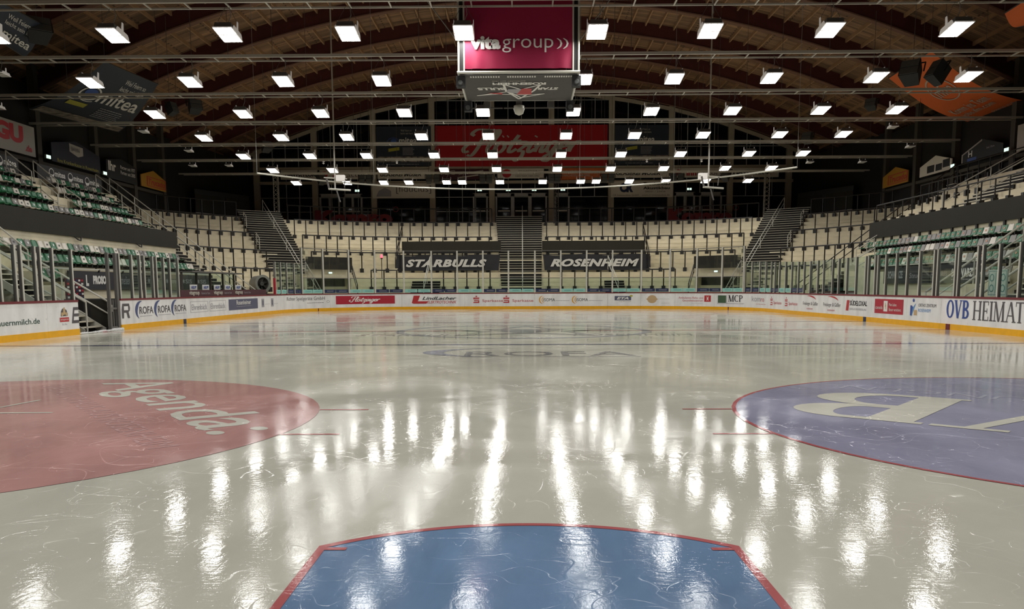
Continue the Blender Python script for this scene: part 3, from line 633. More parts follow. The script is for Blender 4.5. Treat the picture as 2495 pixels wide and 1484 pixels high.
G('mcp', [rect(0, 0, 1, 1)], 'green_logo', 85.5, .46, 86.2, .96); G('mcp', [rect(0, 0, 1, .05), rect(.96, 0, 1, 1)], 'light_text', 85.45, .4, 86.27, .98); art('lettering', serif('MCP', .07, .17), BX(86.4, .55, 87.75, .98), M['black_text'], BOARDS['mcp']); T('mcp', 'Energiesysteme GmbH', 'light_text', 86.3, .38, 87.9, .47)
T('komro', 'kom', 'light_text', 88.75, .6, 89.85, .94); T('komro', 'ro', 'red_faded', 89.92, .6, 90.4, .8); T('komro', 'we like your net', 'red_faded', 89.3, .4, 90.7, .47)
for a in (97.45, 100.45): G('frei', crescent(.35, .2, .62, .7, 10, 120, .25), 'red_text', a + .5, .72, a + 2.0, 1.1); T('frei', 'Freisinger & Gäßler', 'grey_text', a, .5, a + 2.25, .74, 0, -.004); T('frei', 'ROSENHEIM', 'red_faded', a + .6, .33, a + 1.5, .41)
G('sued', [[(0, 0), (.25, 1), (1, 1), (.75, 0)]], 'red_text', 103.35, .42, 103.75, .9); T('sued', 'SÜDELOXAL', 'black_text', 103.8, .66, 105.7, .93, .1, .02); T('sued', 'OBERFLÄCHENVEREDELUNG', 'light_text', 103.75, .46, 105.65, .57)
G('canada', [rect(0, 0, 1, 1)], 'red_ad', 106.5, .4, 109.15, 1.0); G('canada', [rect(.33, .15, .47, .88)], 'white_text', 106.5, .4, 109.15, 1., .003); G('canada', [[(.38, .75), (.38, .45), (.4, .45), (.4, .3), (.42, .3), (.42, .62), (.4, .62), (.4, .75)]], 'tan', 106.5, .4, 109.15, 1., .006)
for q in (('canada', 106.6, .58, 107.3, .72), ('Mein Leben.', 107.9, .72, 108.6, .84), ('Besser versichert.', 107.9, .52, 109.0, .64)): art('lettering', glyphs(q[0], 0, .0), box_in(on_path(-.018), *q[1:]), M['white_text'], BOARDS['canada'])
G('ortho', [[(.25, .6), (.5, .5), (.35, 0), (0, .0), (0, .6)], ell(.55, .9, .18, .1, 0, 360, 14)], 'blue_text', 109.75, .4, 110.2, 1.05); G('ortho', [[(.5, .5), (1, .75), (.2, -.1)]], 'skyblue', 109.75, .4, 110.2, 1.05, .003); G('ortho', [rect(0, 0, 1, 1)], 'tan', 110.05, .42, 110.3, .62); T('ortho', 'ORTHO ZENTRUM', 'grey_text', 110.4, .75, 111.75, .87); T('ortho', 'ROSENHEIM', 'skyblue', 110.4, .56, 111.35, .68)
art('lettering', serif('OVB', .09, .2), BX(112.5, .42, 113.97, 1.04), M['blue_text'], BOARDS['ovb']); art('lettering', serif('HEIMAT', .05, .13), BX(114.22, .4, 117.05, 1.03), M['grey_text'], BOARDS['ovb']); art('lettering', serif('ZEIT', .05, .13) if False else glyphs('ZEITUNG', 0, .0), BX(117.15, .4, 118.5, 1.03), M['grey_text'], BOARDS['ovb'])

# ================================================================== GLASS ROUND THE ICE
def glass_bay(s0, s1, z1, label, zm=None, strips=0, last=False, tint='glass', pw=.06):
    c, n = path((s0 + s1) / 2, .06); r = thing('glass_panel', label, 'rink glass', (c.x, c.y, BT), 'glass round the ice')
    for s in ([s0, s1] if last else [s0]):
        mb = MB(); strip(mb, s - pw / 2, s + pw / 2, .01, .10, BT, z1, .3); po = mb.build('post', M['alu'], r); mb = MB(); strip(mb, s - pw / 2, s + pw / 2, -.012, .008, BT, z1, .3); mb.build('front_flange', M['alu_white'], po)  # added pale strip imitates the light on the post's ice-facing side
    if s1 - s0 > .4:
        def pane(za, zb, m, nm):
            mb = MB(); ss = steps(s0 + .05, s1 - .05, .8); vs = []
            for s in ss: p = path(s, .05)[0]; vs += [p + Vector((0, 0, za)), p + Vector((0, 0, zb))]
            mb.add(vs, [(2 * i, 2 * i + 2, 2 * i + 3, 2 * i + 1) for i in range(len(ss) - 1)]); mb.build(nm, M[m], r)
        if zm:
            pane(BT, zm, 'glass_green', 'pane'); pane(zm + .03, z1 - .02, 'glass_clear', 'upper_pane')
            for z, nm in ((zm, 'mid_rail'), (z1 - .02, 'top_rail')): mb = MB(); strip(mb, s0, s1, .02, .08, z - .02, z + .025); mb.build(nm, M['alu'], r)
        else: pane(BT, z1 - .01, tint, 'pane')
        for k in range(strips):
            a = s0 + .06 + (s1 - s0 - .1) * k / strips; b_ = a + (s1 - s0 - .1) / strips - .05
            global NSTRIP; dark = (NSTRIP // 2) % 2; NSTRIP += 1
            mb = MB(); strip(mb, a, b_, .02, .045, BT + .04, BT + .27); st = mb.build('sponsor_strip', M['navy' if dark else 'teal'], r)
            art('lettering', lines2d(2, w=.35), box_in(on_path(.014), a + (b_ - a) * .25, BT + .1, b_ - .1, BT + .21), M['light_text' if dark else 'teal_text'], st)
    return r
NSTRIP = 0
left = [18.4, 20.2, 22.2, 24.37, 25.09, 25.4, 26.12, 26.4, 27.08, 28.2]
k = 0
for i, (a, b) in enumerate(zip(left, left[1:])):
    if b - a < .4: continue
    glass_bay(a, b, 2.84, 'grey-framed rink glass bay before the gate, %s bay away from the gate opening' % nth(sum(1 for x, y in zip(left[i + 1:], left[i + 2:]) if y - x > .4)), last=(b == 28.2 or (i + 2 < len(left) and left[i + 2] - b < .4)))
left2 = [31.45, 32.45, 33.14, 33.5, 34.27, 34.6, 35.3, 35.9, 36.75]
for i, (a, b) in enumerate(zip(left2, left2[1:])):
    if b - a < .4: continue
    glass_bay(a, b, 2.84, 'green-tinted rink glass bay between gate and team bench, %s from the gate' % nth(sum(1 for x, y in zip(left2[:i], left2[1:i + 1]) if y - x > .4)), last=(b == 36.75 or (i + 2 < len(left2) and left2[i + 2] - b < .4)), tint='glass_green')
lowc = [51.02, 52.07, 53.01, 53.95, 54.8]
for i, (a, b) in enumerate(zip(lowc, lowc[1:])): glass_bay(a, b, 3.14, 'low curved corner glass bay beside the red padded post, %s from that post' % nth(i), strips=1, tint='glass_green')
far = [54.8, 56.79, 58.87, 60.81, 62.87, 64.83, 66.67, 68.51, 70.33, 72.21, 74.05, 75.89, 77.73, 79.76, 81.79, 83.76, 85.77, 87.76]
for i, (a, b) in enumerate(zip(far, far[1:])): glass_bay(a, b, 4.15, 'tall rink glass bay at the far end, %s counted from the round fan' % nth(i), zm=2.2, strips=2, last=(i == len(far) - 2), pw=.11)
lowr = [87.9, 88.64, 89.6, 90.5, 91.52, 92.23, 93.09, 94.24, 95.33, 96.44, 97.37]
for i, (a, b) in enumerate(zip(lowr, lowr[1:])): glass_bay(a, b, 3.14 - .03 * i, 'low green glass corner bay with small adverts, %s counted from the tall far glass' % nth(i), strips=1, tint='glass_green')
right = [97.37, 98.31, 99.42, 100.23, 101.43, 102.22, 103.23, 104.29, 105.32, 105.62, 106.3, 106.6, 107.35, 108.32, 109.26, 110.28, 111.39, 111.66, 112.89, 113.1, 114.3, 114.6, 115.54, 116.63, 118.2, 120, 122]
k = 0
for i, (a, b) in enumerate(zip(right, right[1:])):
    if b - a < .4: continue
    glass_bay(a, b, 2.84, 'rink glass bay on the side opposite the gate, %s from the corner adverts' % nth(k), last=(b == 122 or right[i + 2] - b < .4), tint='glass_green' if a < 109 else 'glass'); k += 1
# frosted notice panel behind the glass near the OVB board
r = thing('notice_panel', 'pale mint info board standing behind the glass above the big blue initials', 'notice board', (15.35, 26.9, 1.17))
mb = MB(); mb.box(15.33, 15.37, 27.2, 28.25, 1.19, 2.05); mb.build('panel', M['mint'], r)
art('logo', shape(frame2d(.03, .05, .97, .95, .015) + ring(.2, .3, .12, .14, .03) + ring(.8, .3, .12, .14, .03) + ring(.2, .7, .12, .14, .03) + ring(.8, .7, .12, .14, .03) + [rect(.4, .1, .42, .9), rect(.48, .1, .5, .9), rect(.56, .1, .58, .9)]), plane((15.33, 28.25, 1.19), (0, -1.05, 0), (0, 0, .86)), M['teal_text'], r)
# red padded end post
r = thing('padded_post', 'red padded post at the start of the curved corner glass beside the fan', 'post', (-14.9, 51.0, BT)); p = path(50.95, .06)[0]
mb = MB(); mb.tube([p + Vector((0, 0, 1.1)), p + Vector((0, 0, 2.15))], .08, 8); mb.build('pad', M['rail_red'], r); mb = MB(); mb.tube([p + Vector((0, 0, 2.15)), p + Vector((0, 0, 3.1))], .05, 8); mb.build('pole', M['alu'], r)

# ================================================================== HANDRAILS, STAIRS, BARRIERS
def handrail(pts, label, r=.03, h=1.0, posts=None, m='alu_white', low=True, cat='handrail'):
    """a sloping pipe rail on posts; pts lie on the walking surface"""
    pts = [Vector(p) for p in pts]; o = thing('handrail', label, cat, pts[0], 'handrails')
    mb = MB(); mb.tube([p + Vector((0, 0, h)) for p in pts], r, 6); mb.build('rail', M[m], o)
    if low: mb = MB(); mb.tube([p + Vector((0, 0, h * .55)) for p in pts], r * .8, 6); mb.build('rail', M[m], o)
    n = posts or max(2, int(sum((b - a).length for a, b in zip(pts, pts[1:])) / 2.2) + 1)
    tot = [(0, pts[0])]
    for a, b in zip(pts, pts[1:]): tot.append((tot[-1][0] + (b - a).length, b))
    for i in range(n):
        d = tot[-1][0] * i / (n - 1)
        for (d0, a), (d1, b) in zip(tot, tot[1:]):
            if d0 - 1e-6 <= d <= d1 + 1e-6: p = a.lerp(b, (d - d0) / max(1e-6, d1 - d0)); break
        mb = MB(); mb.tube([p + Vector((0, 0, -.02)), p + Vector((0, 0, h))], r * .9, 6); mb.build('post', M[m], o)
    return o
def flight(bl, br, tl, tr, z0, z1, n, label, und=True):
    bl, br, tl, tr = (Vector((p[0], p[1], 0)) for p in (bl, br, tl, tr)); o = thing('staircase', label, 'stairs', ((bl + br) / 2).to_tuple()[:2] + (z0,))
    body = MB()
    for k in range(n):
        f0, f1 = k / n, (k + 1) / n; z = z0 + (z1 - z0) * (k + 1) / n
        q = [bl.lerp(tl, f0), br.lerp(tr, f0), br.lerp(tr, f1), bl.lerp(tl, f1)]
        up = lambda d: [p + Vector((0, 0, z + d)) for p in q]
        body.hexa(up(-.32), up(-.032))
        d0 = (q[3] - q[0]).normalized() * .05
        q2 = [q[0] - d0, q[1] - d0, q[2], q[3]]
        mb = MB(); mb.hexa([p + Vector((0, 0, z - .032)) for p in q2], [p + Vector((0, 0, z)) for p in q2]); mb.build('tread', M['tread'], o)
    body.build('riser', M['darkriser'], o); return o
mir = lambda p: (-p[0], p[1])
flight((-1.52, 62.0), (1.4, 62.0), (-2.38, 76.6), (1.78, 76.6), ZT(2) - .02, ZT(16.6) + .2, 33, 'long straight dark staircase with pale treads up the middle of the far terrace')
CL = ((-16.25, 57.2), (-14.2, 59.3), (-23.8, 70.1), (-20.8, 72.2))
flight(*CL, ZT(2.4), ZT(16.8) + .2, 33, 'wide dark corner staircase rising between terraces behind the round fan')
flight(mir(CL[1]), mir(CL[0]), mir(CL[3]), mir(CL[2]), ZT(2.4), ZT(16.8) + .2, 33, 'wide dark corner staircase rising between terraces opposite the fan')
handrail([(0.0, 61.9, ZT(2)), (.0, 76.5, ZT(16.5) + .2)], 'single white handrail down the middle of the long central stairs', posts=8, low=False)
for sx, w in ((-1, 'on the fan side'), (1, 'opposite the fan')):
    a = Vector((sx * (-(-15.2)), 58.4, ZT(2.6))); a = Vector((sx * 14.9, 58.8, ZT(2.6))); b = Vector((sx * 22.0, 71.6, ZT(16.8) + .2))
    handrail([a.lerp(b, .18), b], 'white double handrail in the middle of the corner stairs ' + w, posts=4)
    for f, nm in ((.80, 'upper'), (.52, 'middle')):
        p = Vector((sx * 16.25, 57.2, ZT(2.4))).lerp(Vector((sx * 23.8, 70.1, ZT(16.8) + .2)), f); q = Vector((sx * 16.25, 57.2, ZT(2.4))).lerp(Vector((sx * 23.8, 70.1, ZT(16.8) + .2)), f - .06)
        handrail([q, p], 'short white %s rail loop at the edge of the corner stairs ' % nm + w, posts=2)
    q = [Vector((sx * 14.15, 58.75, .45)), Vector((sx * 14.95, 57.85, 2.35))]
    handrail(q, 'white handrail slanting up beside the dark doorway ' + w, posts=3)
flight((-8.3, 61.5), (-6.2, 61.5), (-8.3, 63.4), (-6.2, 63.4), .75, 2.05, 7, 'short dark staircase under the STARBULLS banner')
flight((6.15, 61.5), (7.6, 61.5), (6.15, 63.4), (7.6, 63.4), .75, 2.05, 7, 'short dark staircase under the ROSENHEIM banner')
handrail([(-7.25, 61.5, .9), (-7.05, 64.2, 2.9)], 'slim white handrail on the short stairs under the STARBULLS banner', posts=3); handrail([(7.0, 61.5, .9), (6.5, 64.2, 2.9)], 'slim white handrail on the short stairs under the ROSENHEIM banner', posts=3)

def sstair(t, side):
    """where the edges of a corner staircase cross the row at offset t"""
    out = []
    for a, b in ((CL[0], CL[2]), (CL[1], CL[3])):
        best = min(((abs(math.hypot(a[0] + (b[0] - a[0]) * f + 15 - RR, a[1] + (b[1] - a[1]) * f - 60 + RR) - RR - t), f) for f in [k / 200 for k in range(-20, 221)]))[1]
        x, y = a[0] + (b[0] - a[0]) * best + 15 - RR, a[1] + (b[1] - a[1]) * best - 60 + RR
        out.append(S1 + RR * math.atan2(y, -x))
    return tuple(out) if side < 0 else (S5 - out[1], S5 - out[0])
S5_ = S5
def barrier(s0, s1, t, label, h=1.36, gap=.97):
    t = ROW0 + RUN * round((t - ROW0) / RUN) - .07; z = ZT(t + .07) + .17; h -= .17; ok = [s for s in [s0 + (s1 - s0) * i / 40 for i in range(41)] if abs(path(s, t)[0].x) < 27.4]
    if len(ok) < 3: return
    s0, s1 = ok[0], ok[-1]
    p = path((s0 + s1) / 2, t)[0]; o = thing('crush_barrier', label, 'barrier', (p.x, p.y, z), 'black crush barriers on the terraces')
    L_ = sum((path(a, t)[0] - path(b, t)[0]).length for a, b in zip(steps(s0, s1, .5), steps(s0, s1, .5)[1:]))
    n = max(2, round(L_ / gap) + 1); ss = steps(s0, s1, .6)
    pts = [path(s, t)[0] + Vector((0, 0, z + h)) for s in ss]
    mb = MB(); mb.tube([pts[0] + Vector((0, 0, -.5))] + pts + [pts[-1] + Vector((0, 0, -.5))], .05, 6); mb.build('rail', M['black'], o)
    fine = [s0 + (s1 - s0) * i / 300 for i in range(301)]; acc = [0.]
    for u_, v_ in zip(fine, fine[1:]): acc.append(acc[-1] + (path(u_, t)[0] - path(v_, t)[0]).length)
    for i in range(n):
        s = fine[min(range(301), key=lambda j: abs(acc[j] - acc[-1] * i / (n - 1)))]; q, nn = path(s, t); mb = MB()
        mb.tube([q + Vector((0, 0, z - .3)), q + Vector((0, 0, z + h))], .045, 6)
        a = path(s, t)[0]; R_ = Matrix.Translation(a + Vector((0, 0, z - .2))) @ Matrix.Rotation(math.atan2(nn.y, nn.x), 4, 'Z'); mb.box(-.07, .065, -.13, .13, -.14, .17, R_)
        mb.build('post', M['black'], o)
    return o
TN = {15.6: 'topmost', 12: 'second highest', 9: 'middle', 6: 'second lowest', 3: 'lowest'}
for t, nm in TN.items():
    h = 1.38 if t > 15 else 1.36
    a, b = sstair(t, -1); c, d = sstair(t, 1)
    barrier(S1 + .25, a - .15, t, nm + ' black barrier of the corner terrace behind the team bench and fan', h); barrier(d + .15, S4 - .25, t, nm + ' black barrier of the corner terrace opposite the fan', h)
    e0, e1 = 68.95 + .25, 73.0 - .2
    if t == 3:
        barrier(61.3, 62.7, t, nm + ' short black barrier between doorway and short stairs, fan side'); barrier(65.4, 68.9, t, nm + ' black barrier between the central stairs and the short stairs, fan side')
        barrier(73.3, 77.2, t, nm + ' black barrier between central and short stairs, away from the fan'); barrier(78.9, 81.4, t, nm + ' short black barrier next to the second doorway, away from the fan')
    else:
        barrier(b + .15, 68.6 if t > 4 else 68.9, t, nm + ' black barrier of the far terrace between corner stairs and central stairs, fan side', h)
        barrier(73.4, c - .15, t, nm + ' black barrier of the far terrace beyond the central stairs, away from the fan', h)

for sx, w in ((-1, 'fan side'), (1, 'away from the fan')):
    handrail([(sx * 10.0, 66.2, ZT(6.2)), (sx * 10.35, 72.7, ZT(12.7))], 'black handrail running down the far terrace at the banner edge, ' + w, m='black', posts=3, r=.04, low=True)
    handrail([(sx * 11.95, 60.7, .75), (sx * 12.9, 63.6, 2.2)], 'short black handrail running down beside the dark doorway, ' + w, m='black', posts=2, r=.04)
# doorways under the terrace with grey panels above
for sx, w in ((-1, 'on the fan side'), (1, 'away from the fan')):
    p0, p1 = Vector((sx * 15.0, 58.25, 0)), Vector((sx * 12.3, 60.7, 0)); d = (p1 - p0); n = Vector((-d.y, d.x, 0)).normalized() * sx * -1
    if n.y < 0: n = -n
    o = thing('terrace_doorway', 'dark doorway with charcoal panel above, cut into the terrace ' + w, 'doorway', ((p0 + p1) / 2 + Vector((0, 0, .1))).to_tuple())
    def slab(f0, f1, z0, z1, off, th, nm, m):
        a, b = p0 + d * f0 + n * off, p0 + d * f1 + n * off; mb = MB(); q = [a, b, b + n * th, a + n * th]; mb.hexa([v + Vector((0, 0, z0)) for v in q], [v + Vector((0, 0, z1)) for v in q]); return mb.build(nm, M[m], o)
    slab(0, .495, 2.85, 3.72, 0, .06, 'panel', 'fascia'); slab(.505, 1, 2.85, 3.72, 0, .06, 'panel', 'fascia')
    slab(-.02, 1.02, 2.25, 2.5, .1, 3.2, 'lintel', 'concrete_in'); slab(.03, .97, 2.5, 2.95, .35, .1, 'back_wall', 'concrete_in'); slab(-.02, .02, 0, 2.25, .1, 3, 'side_wall', 'concrete_in'); slab(.98, 1.02, 0, 2.25, .1, 3, 'side_wall', 'concrete_in')
    slab(0.02, .98, .05, 2.25, 1.0, .1, 'opening', 'black'); slab(.28, .5, .05, 2.25, .9, .08, 'door', 'fascia')
    e = thing('exit_sign', 'lit exit sign under the panel of the terrace doorway ' + w, 'exit sign', ((p0 + p1) / 2 + Vector((0, 0, 2.56))).to_tuple(), 'lit exit signs')
    a = p0 + d * .49 + n * .05; b = p0 + d * .56 + n * .05; mb = MB(); q = [a, b, b + n * .04, a + n * .04]; mb.hexa([v + Vector((0, 0, 2.56)) for v in q], [v + Vector((0, 0, 2.67)) for v in q]); mb.build('lit_face', M['exit'], e)
    mb = MB(); a = p0 + d * .48 + n * .09; b = p0 + d * .57 + n * .09; q = [a, b, b + n * .04, a + n * .04]; mb.hexa([v + Vector((0, 0, 2.54)) for v in q], [v + Vector((0, 0, 2.69)) for v in q]); mb.build('housing', M['sign_white'], e)

# name banners hung on the far terrace
for x0, x1, txt, lab, sh in ((-9.85, -1.75, 'STARBULLS', 'black cloth banner with white STARBULLS lettering hung on the terrace railing', 0), (1.6, 9.9, 'ROSENHEIM', 'black cloth banner with white ROSENHEIM lettering hung on the terrace railing', 0)):
    o = thing('terrace_fascia', 'long charcoal panel fixed to the terrace above the %s banner' % txt, 'panel', ((x0 + x1) / 2, 69, 4.46))
    mb = MB(); mb.box(x0 + .0, x1, 68.85, 68.95, 4.46, 5.3); mb.build('sheet', M['fascia'], o); mb = MB(); mb.box(x0, x1, 68.95, 69.02, 4.4, 4.5); mb.build('support_rail', M['black'], o)
    o = thing('banner', lab, 'banner', ((x0 + x1) / 2, 65.8, 2.85)); n = 60; vs = []
    for j in range(9):
        for i in range(n + 1):
            a, b = i / n, j / 8; sag = .05 * math.sin(a * 21 + 2 * b) * (1 - b * .3) + .03 * math.sin(a * 57 + b * 5)
            vs.append((x0 + (x1 - x0) * a + (.12 * b if x0 > 0 else -.12 * b), 65.82 + sag * .6, 4.06 - 1.2 * b - .06 * math.sin(PI * a * 4) * (1 - b)))
    mb = MB(); mb.add(vs, [(j * (n + 1) + i, j * (n + 1) + i + 1, (j + 1) * (n + 1) + i + 1, (j + 1) * (n + 1) + i) for j in range(8) for i in range(n)]); c = mb.build('cloth', M['banner_black'], o, smooth=True)
    k0, k1 = (.09, .87) if x0 < 0 else (.07, .9)
    art('lettering', glyphs(txt, .3, .05, 1.1), plane((x0 + (x1 - x0) * k0, 65.73, 3.14), ((x1 - x0) * (k1 - k0), 0, 0), (0, 0, .6), .0), M['white_text'], o)
    # wordmark cut: a thin dark line through the letters
    mb = MB(); mb.box(x0 - .05, x1 + .05, 65.9, 65.95, 4.03, 4.1); mb.build('top_cord', M['black'], o)

# ================================================================== SIDE STANDS
def stand(sx, name, tiers, y0, y1, top):
    mb = MB()
    for i, (xa, xb, z, ya, yb) in enumerate(tiers):
        p, q = sorted((sx * xa, sx * xb)); mb.box(p, q, ya, yb, z - 1.6 if i else -.03, z)
    return struct(mb.build(name, M['concrete']))
stand(-1, 'floor_stand_left', [(18.5, 18.82, 2.33, 33.9, 49.6), (18.0, 18.8, 1.68, 31.4, 33.9), (18.8, 19.6, 2.33, 31.4, 49.6), (19.6, 20.55, 2.9, 31.4, 49.6), (20.5, 22.4, 4.83, 18, 49.6), (22.4, 23.2, 5.45, 18, 49.6), (23.2, 24.0, 6.1, 18, 49.6), (24.0, 24.9, 6.68, 18, 49.6), (24.9, 27.6, 7.2, 18, 52)], 0, 0, 0)
stand(1, 'floor_stand_right', [(17.95, 18.8, 2.25, 31, 45.5), (17.1, 17.95, 1.6, 30.5, 33.2), (18.8, 19.6, 2.88, 30, 49.6), (19.6, 20.6, 3.42, 26, 50.2), (20.6, 21.6, 5.15, 20, 50.2)] + [(21.6 + .8 * k, 22.4 + .8 * k, 5.5 + .4 * k, 20, 50.6) for k in range(6)] + [(26.4, 27.6, 7.7, 20, 52)], 0, 0, 0)
for sx, z0, z1, y1, lab in ((-1, 3.9, 4.83, 49.7, 'long charcoal fascia band below the upper seats on the gate side'), (1, 4.28, 5.2, 50.1, 'long charcoal fascia band below the upper terrace opposite the gate')):
    o = thing('fascia_band', lab, 'fascia', (sx * 20.4, 35, z0)); p, q = sorted((sx * 20.36, sx * 20.46))
    mb = MB(); mb.box(p, q, 18, y1, z0, z1); mb.build('band', M['fascia'], o)
    p, q = sorted((sx * 20.3, sx * 20.6))
    mb = MB()
    y = 33.2
    while y < y1:
        if sx > 0: mb = MB(); mb.box(20.38, 20.52, y - .07, y + .07, z0 - .34, z0); mb.build('bracket', M['black'], o)
        y += 1.08 if sx > 0 else 3.
    if sx < 0:
        for y in (38.5, 44.6): mb = MB(); mb.tube([(-20.4, y, z0), (-20.3, y + .1, z0 - .12), (-20.3, y + .35, z0 - .16), (-20.36, y + .5, z0)], .03, 6); mb.build('hook', M['black'], o)
    p, q = sorted((sx * 20.46, sx * 20.56)); mb = MB(); mb.box(p, q, 18, y1, z0 - .7, z1 - .02); mb.build('back_wall', M['concrete_in'], o)

# seats: one moulded shell, a number sticker and a black mount
def seat_shell():
    mb = MB(); prof = [(.40, .40, .05), (.34, .43, .03), (.18, .40, 0), (.05, .41, 0), (-.02, .47, .0), (-.06, .62, .0), (-.10, .80, .015), (-.115, .86, .07)]
    n = len(prof); vs = []
    for th in (0, .03):
        for (x, z, ins) in prof:
            z *= .74
            for j in range(5): y = (-.21 + ins) + (.42 - 2 * ins) * j / 4; vs.append((x - (th if z > .34 else 0), y, z - (th if z <= .34 else 0) + .02 * abs(j - 2) / 2))
    f = []
    for i in range(n - 1):
        for j in range(4): f.append((i * 5 + j, i * 5 + j + 1, i * 5 + j + 6, i * 5 + j + 5)); b = n * 5; f.append((b + i * 5 + j, b + i * 5 + j + 5, b + i * 5 + j + 6, b + i * 5 + j + 1))
        for j in (0, 4): f.append((i * 5 + j, (i + 1) * 5 + j, n * 5 + (i + 1) * 5 + j, n * 5 + i * 5 + j))
    for i in (0, n - 1):
        for j in range(4): f.append((i * 5 + j, i * 5 + j + 1, n * 5 + i * 5 + j + 1, n * 5 + i * 5 + j))
    return mb.add(vs, f)
PROTO = {}
for cname, m in (('green', 'green'), ('white', 'white_seat'), ('grey', 'grey_seat')):
    for st in ('sticker_white', 'sticker_dark', 'sticker_orange', None):
        e = bpy.data.objects.new('stadium_seat', None)
        sh = seat_shell(); me = bpy.data.meshes.new('seat_shell'); me.from_pydata(sh.v, [], sh.f); me.materials.append(M[m])
        for p in me.polygons: p.use_smooth = True
        mt = MB(); mt.box(-.02, .3, -.03, .03, .16, .285); mt.box(-.08, -.02, -.16, .16, .16, .24); me2 = bpy.data.meshes.new('mount'); me2.from_pydata(mt.v, [], mt.f); me2.materials.append(M['black'])
        me3 = None
        if st: me3 = bpy.data.meshes.new('number_sticker'); me3.from_pydata([(-.05, -.05, .475), (-.05, .05, .475), (-.074, .05, .552), (-.074, -.05, .552)], [], [(0, 1, 2, 3)]); me3.materials.append(M[st])
        PROTO[(cname, st)] = (me, me2, me3)
NSEAT = 0
def seat(x, y, z, sx, cname, st, label, group):
    global NSEAT; NSEAT += 1
    o = bpy.data.objects.new('stadium_seat', PROTO[(cname, st)][0]); COL.objects.link(o); o.location = (x, y, z); o.rotation_euler = (0, 0, 0 if sx < 0 else PI); tag(o, label, 'seat', group)
    for nm, me in zip(('mount', 'number_sticker'), PROTO[(cname, st)][1:]):
        if me: c = bpy.data.objects.new(nm, me); COL.objects.link(c); c.parent = o
def seat_row(sx, X, zf, spans, pat, rowname, sw, sp=.46):
    k = 0; cn = {'G': 'green', 'W': 'white', 'g': 'grey'}
    x = sx * (X + .1)
    for (a, b) in spans:
        rl = thing('seat_rail', 'black support rail under the %s, from metre %d of the side' % (rowname, round(a)), 'rail', (x, (a + b) / 2, zf + .1)); rl['label'] = 'black support rail under the %s%s' % (rowname, '' if len(spans) == 1 else (', shorter piece' if (b - a) < 5 else ', longer piece'))
        mb = MB(); p, q = sorted((sx * (X - .02), sx * (X + .14))); mb.box(p, q, a - .2, b + .2, zf + .14, zf + .22); mb.build('beam', M['black'], rl)
        y = a
        while y + 1.4 < b + 1.6:
            mb = MB(); mb.box(sx * (X + .2) - .03, sx * (X + .2) + .03, y - .03, y + .03, zf, zf + .16); mb.build('foot', M['black'], rl); y += 1.9
        y = b
        while y > a:
            c = cn[pat[k % len(pat)]]; st = random.choice(sw[c]); seat(x, y, zf, sx, c, st, '%s seat, %s from the corner stairs, %s' % (c, nth(k), rowname), 'seats in the ' + rowname); k += 1; y -= sp
SW = {'green': ['sticker_white', 'sticker_white', None], 'white': ['sticker_dark', None], 'grey': ['sticker_white', 'sticker_dark']}
SE = {'green': ['sticker_orange'], 'white': ['sticker_orange', 'sticker_orange', None], 'grey': ['sticker_orange', None]}
A_ = 'GgWGGWGGggWGGWgggWGGWWGgGGWWGWWGgGgWGGGG'; 
seat_row(-1, 20.0, 2.9, [(32.4, 49.2)], 'gGgWGGWGGggWGGggWGGgWWGggGWWGWWGgGgWGGGGW', 'row under the gate-side fascia', SW)
seat_row(-1, 19.2, 2.33, [(32.6, 49.2)], 'WWGGGWGGWGGGGWGGWGWWgGGGgGWGGGGgGGWGWG', 'second row under the gate-side fascia', SW)
seat_row(-1, 18.4, 1.68, [(32.3, 33.6)], 'GgG', 'front row beside the gate steps', SW)
seat_row(-1, 22.0, 4.83, [(35.6, 49.1)], 'GWgWGWWGgGWGggWWGgggWGGGWWgGGGWWGGG', 'lowest gate-side upper row', SW)
seat_row(-1, 22.8, 5.45, [(37.2, 40.9), (43.4, 49.1)], 'WGGGGWGGGGGGGgWWGGWGWGGG', 'second gate-side upper row', SW)
seat_row(-1, 23.6, 6.1, [(38.4, 41.0), (43.4, 49.1)], 'GgWGGWGWWGgWGWGGGWWGGG', 'third gate-side upper row', SW)
seat_row(-1, 24.4, 6.68, [(39.6, 41.1), (44.0, 49.2)], 'WgGgGWggGWgGWGWgGW', 'top row below the dark mitea panels', SW)
seat_row(1, 20.0, 3.42, [(32.4, 49.8)], 'GGWGGgGGGggggWGGgggGGGGggGGWGgGWGGgGWGG', 'row under the fascia opposite the gate', SE)
seat_row(1, 19.2, 2.88, [(31.0, 46.4)], 'GGGWGGggWGGgWWggWGgGGGggWGGgGWGg', 'second row below the fascia opposite the gate', SE)
seat_row(1, 18.4, 2.25, [(31.0, 45.2)], 'WGGGWGGGWGGgGGGGGWGGWgWgGGgWGgGg', 'third row opposite the gate', SE)
seat_row(1, 17.5, 1.6, [(31.2, 32.6)], 'gGg', 'front row opposite the gate', SE)

